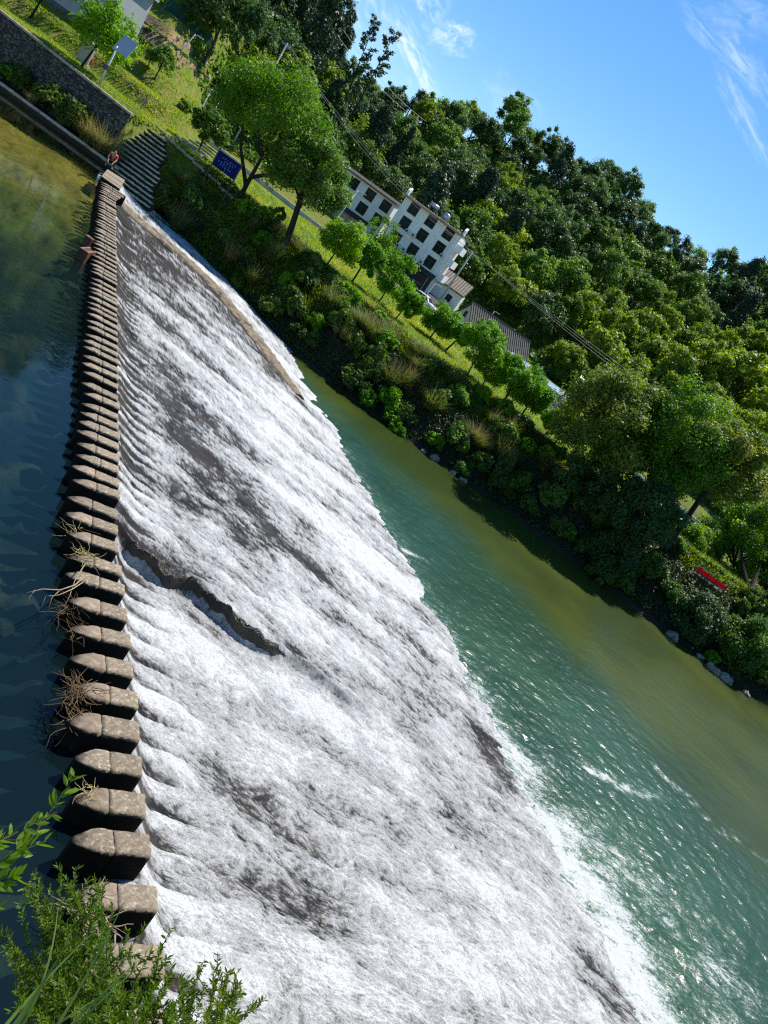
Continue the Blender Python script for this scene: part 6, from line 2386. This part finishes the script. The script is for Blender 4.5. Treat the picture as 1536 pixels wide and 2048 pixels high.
tag(sp, 'white pole with a tilted grey solar panel on the retaining wall', 'solar pole')
q = ong(178, 130)
c_ = onY(177, 118, q[1] - .3)
lb_ = empty('lifebuoy_stand', (c_[0], c_[1], q[2]))
mb = MB()
ringp = [(.40 * math.cos(a), .0, .40 * math.sin(a)) for a in np.linspace(0, 2 * math.pi, 25)]
mb.tube(ringp, .085, 8, False)
mb.build('lifebuoy', plain('red_lifebuoy', (.50, .015, .015), .45), lb_, True, loc=(0, -.12, c_[2] - q[2]))
mb = MB()
mb.tube([(0, 0, -.3), (0, 0, c_[2] - q[2] + .5)], .045, 7)
mb.build('post', M_METAL, lb_)
tag(lb_, 'red lifebuoy hung on a post under the round tree', 'lifebuoy')
q = ong(152, 122)
kp = empty('stone_tablet', (q[0], q[1] + .6, q[2]))
mb = MB()
mb.prism([(-.45, 0), (.75, 0), (.75, 1.9), (.3, 2.1), (-.45, 2.0)], -.18, .18)
bevel(mb.build('slab', rough_mat('tablet_stone', (.46, .42, .37), (.36, .33, .29), 2, .9), kp), .04)
mb = MB()
mb.box((.15, 0, .06), (1.6, .7, .22))
bevel(mb.build('plinth', M_CONC, kp), .02)
tag(kp, 'pale stone tablet standing behind the lifebuoy', 'tablet')
q = ong(277, 226)
t_ = onY(291, 204, q[1])
ms = empty('small_sign', q)
mb = MB()
mb.tube([(0, 0, -.2), (0, 0, t_[2] - q[2])], .025, 6)
mb.build('post', M_FRAME, ms)
mb = MB()
mb.box((0, -.03, t_[2] - q[2]), (.55, .04, .40))
pl_ = mb.build('panel', plain('grey_sign_panel', (.16, .17, .18), .4), ms)
mb = MB()
mb.box((0, -.055, t_[2] - q[2]), (.012, .01, .36))
mb.build('divider', M_LAMP, pl_)
tag(ms, 'small grey two part sign on a thin post in the grass above the stairs', 'sign')
# green net fence on the terrace
a_, b_ = ong(318, 30), ong(412, 108)
gf = empty('net_fence', a_)
dv = b_ - a_
mb = MB()
nn_ = 18
for k in range(nn_):
    p0, p1 = dv * k / nn_, dv * (k + 1) / nn_
    z0_, z1_ = gz(a_[0] + p0[0], a_[1] + p0[1]) - a_[2], gz(a_[0] + p1[0], a_[1] + p1[1]) - a_[2]
    mb.add([(p0[0], p0[1], z0_), (p1[0], p1[1], z1_), (p1[0], p1[1], z1_ + 1.3), (p0[0], p0[1], z0_ + 1.3), (p0[0], p0[1] + .02, z0_), (p1[0], p1[1] + .02, z1_), (p1[0], p1[1] + .02, z1_ + 1.3), (p0[0], p0[1] + .02, z0_ + 1.3)],
           [(0, 1, 2, 3), (7, 6, 5, 4)])
mb.build('netting', rough_mat('green_net', (.010, .075, .050), (.006, .05, .035), 6, .8), gf)
for k in range(0, nn_ + 1, 3):
    p0 = dv * k / nn_
    z0_ = gz(a_[0] + p0[0], a_[1] + p0[1]) - a_[2]
    mb = MB()
    mb.tube([(p0[0], p0[1] - .03, z0_ - .2), (p0[0], p0[1] - .03, z0_ + 1.4)], .03, 5)
    mb.build('post', M_FRAME, gf)
tag(gf, 'dark green net fence along the terrace above the planted field', 'fence')

# ---- bank rocks at the right waterline
M_ROCK = rough_mat('pale_bank_rock', (.36, .30, .22), (.22, .185, .14), 2.5, .9, .8, .05, (.15, .14, .11), 1.5)
rng = np.random.default_rng(21)
rk = [(1345, 1275, .8), (1402, 1318, .45), (1428, 1344, .8), (1452, 1362, .9), (1494, 1392, .45), (1200, 1166, .55), (1215, 1172, .4), (800, 868, .5), (845, 905, .4), (868, 918, .6), (905, 948, .45), (925, 962, .5), (1385, 1300, .35)]
for k, (px, py, sz) in enumerate(rk):
    c = onz(px, py, -3.45)
    P = CUBE_V / np.linalg.norm(CUBE_V, axis=1)[:, None] ** .75
    P = P * np.array([1.0, .75, .55]) * sz * .8 * rng.uniform(.7, 1.1)
    for ax in range(3):
        P[:, ax] += sz * .22 * fbm(P[:, (ax + 1) % 3] * 1.6 / sz + k * 7, P[:, (ax + 2) % 3] * 1.6 / sz + P[:, ax] / sz, 4, ax)
    o = obj('bank_rock', mesh('bank_rock', P, CUBE_F, M_ROCK), None, (c[0], c[1] + .35, c[2]), rng.uniform(0, 3))
    lft = 'below the red banner' if px > 1330 else ('in the dark water bend left of the banner' if px > 1150 else 'at the waterline below the reed slope')
    same = [q_ for q_ in rk if (q_[0] > 1330) == (px > 1330) and (q_[0] > 1150) == (px > 1150)]
    same.sort()
    tag(o, f"pale rock {lft}, {nth(same.index((px, py, sz)) + 1)} from left", 'rock', 'rocks along the far waterline')
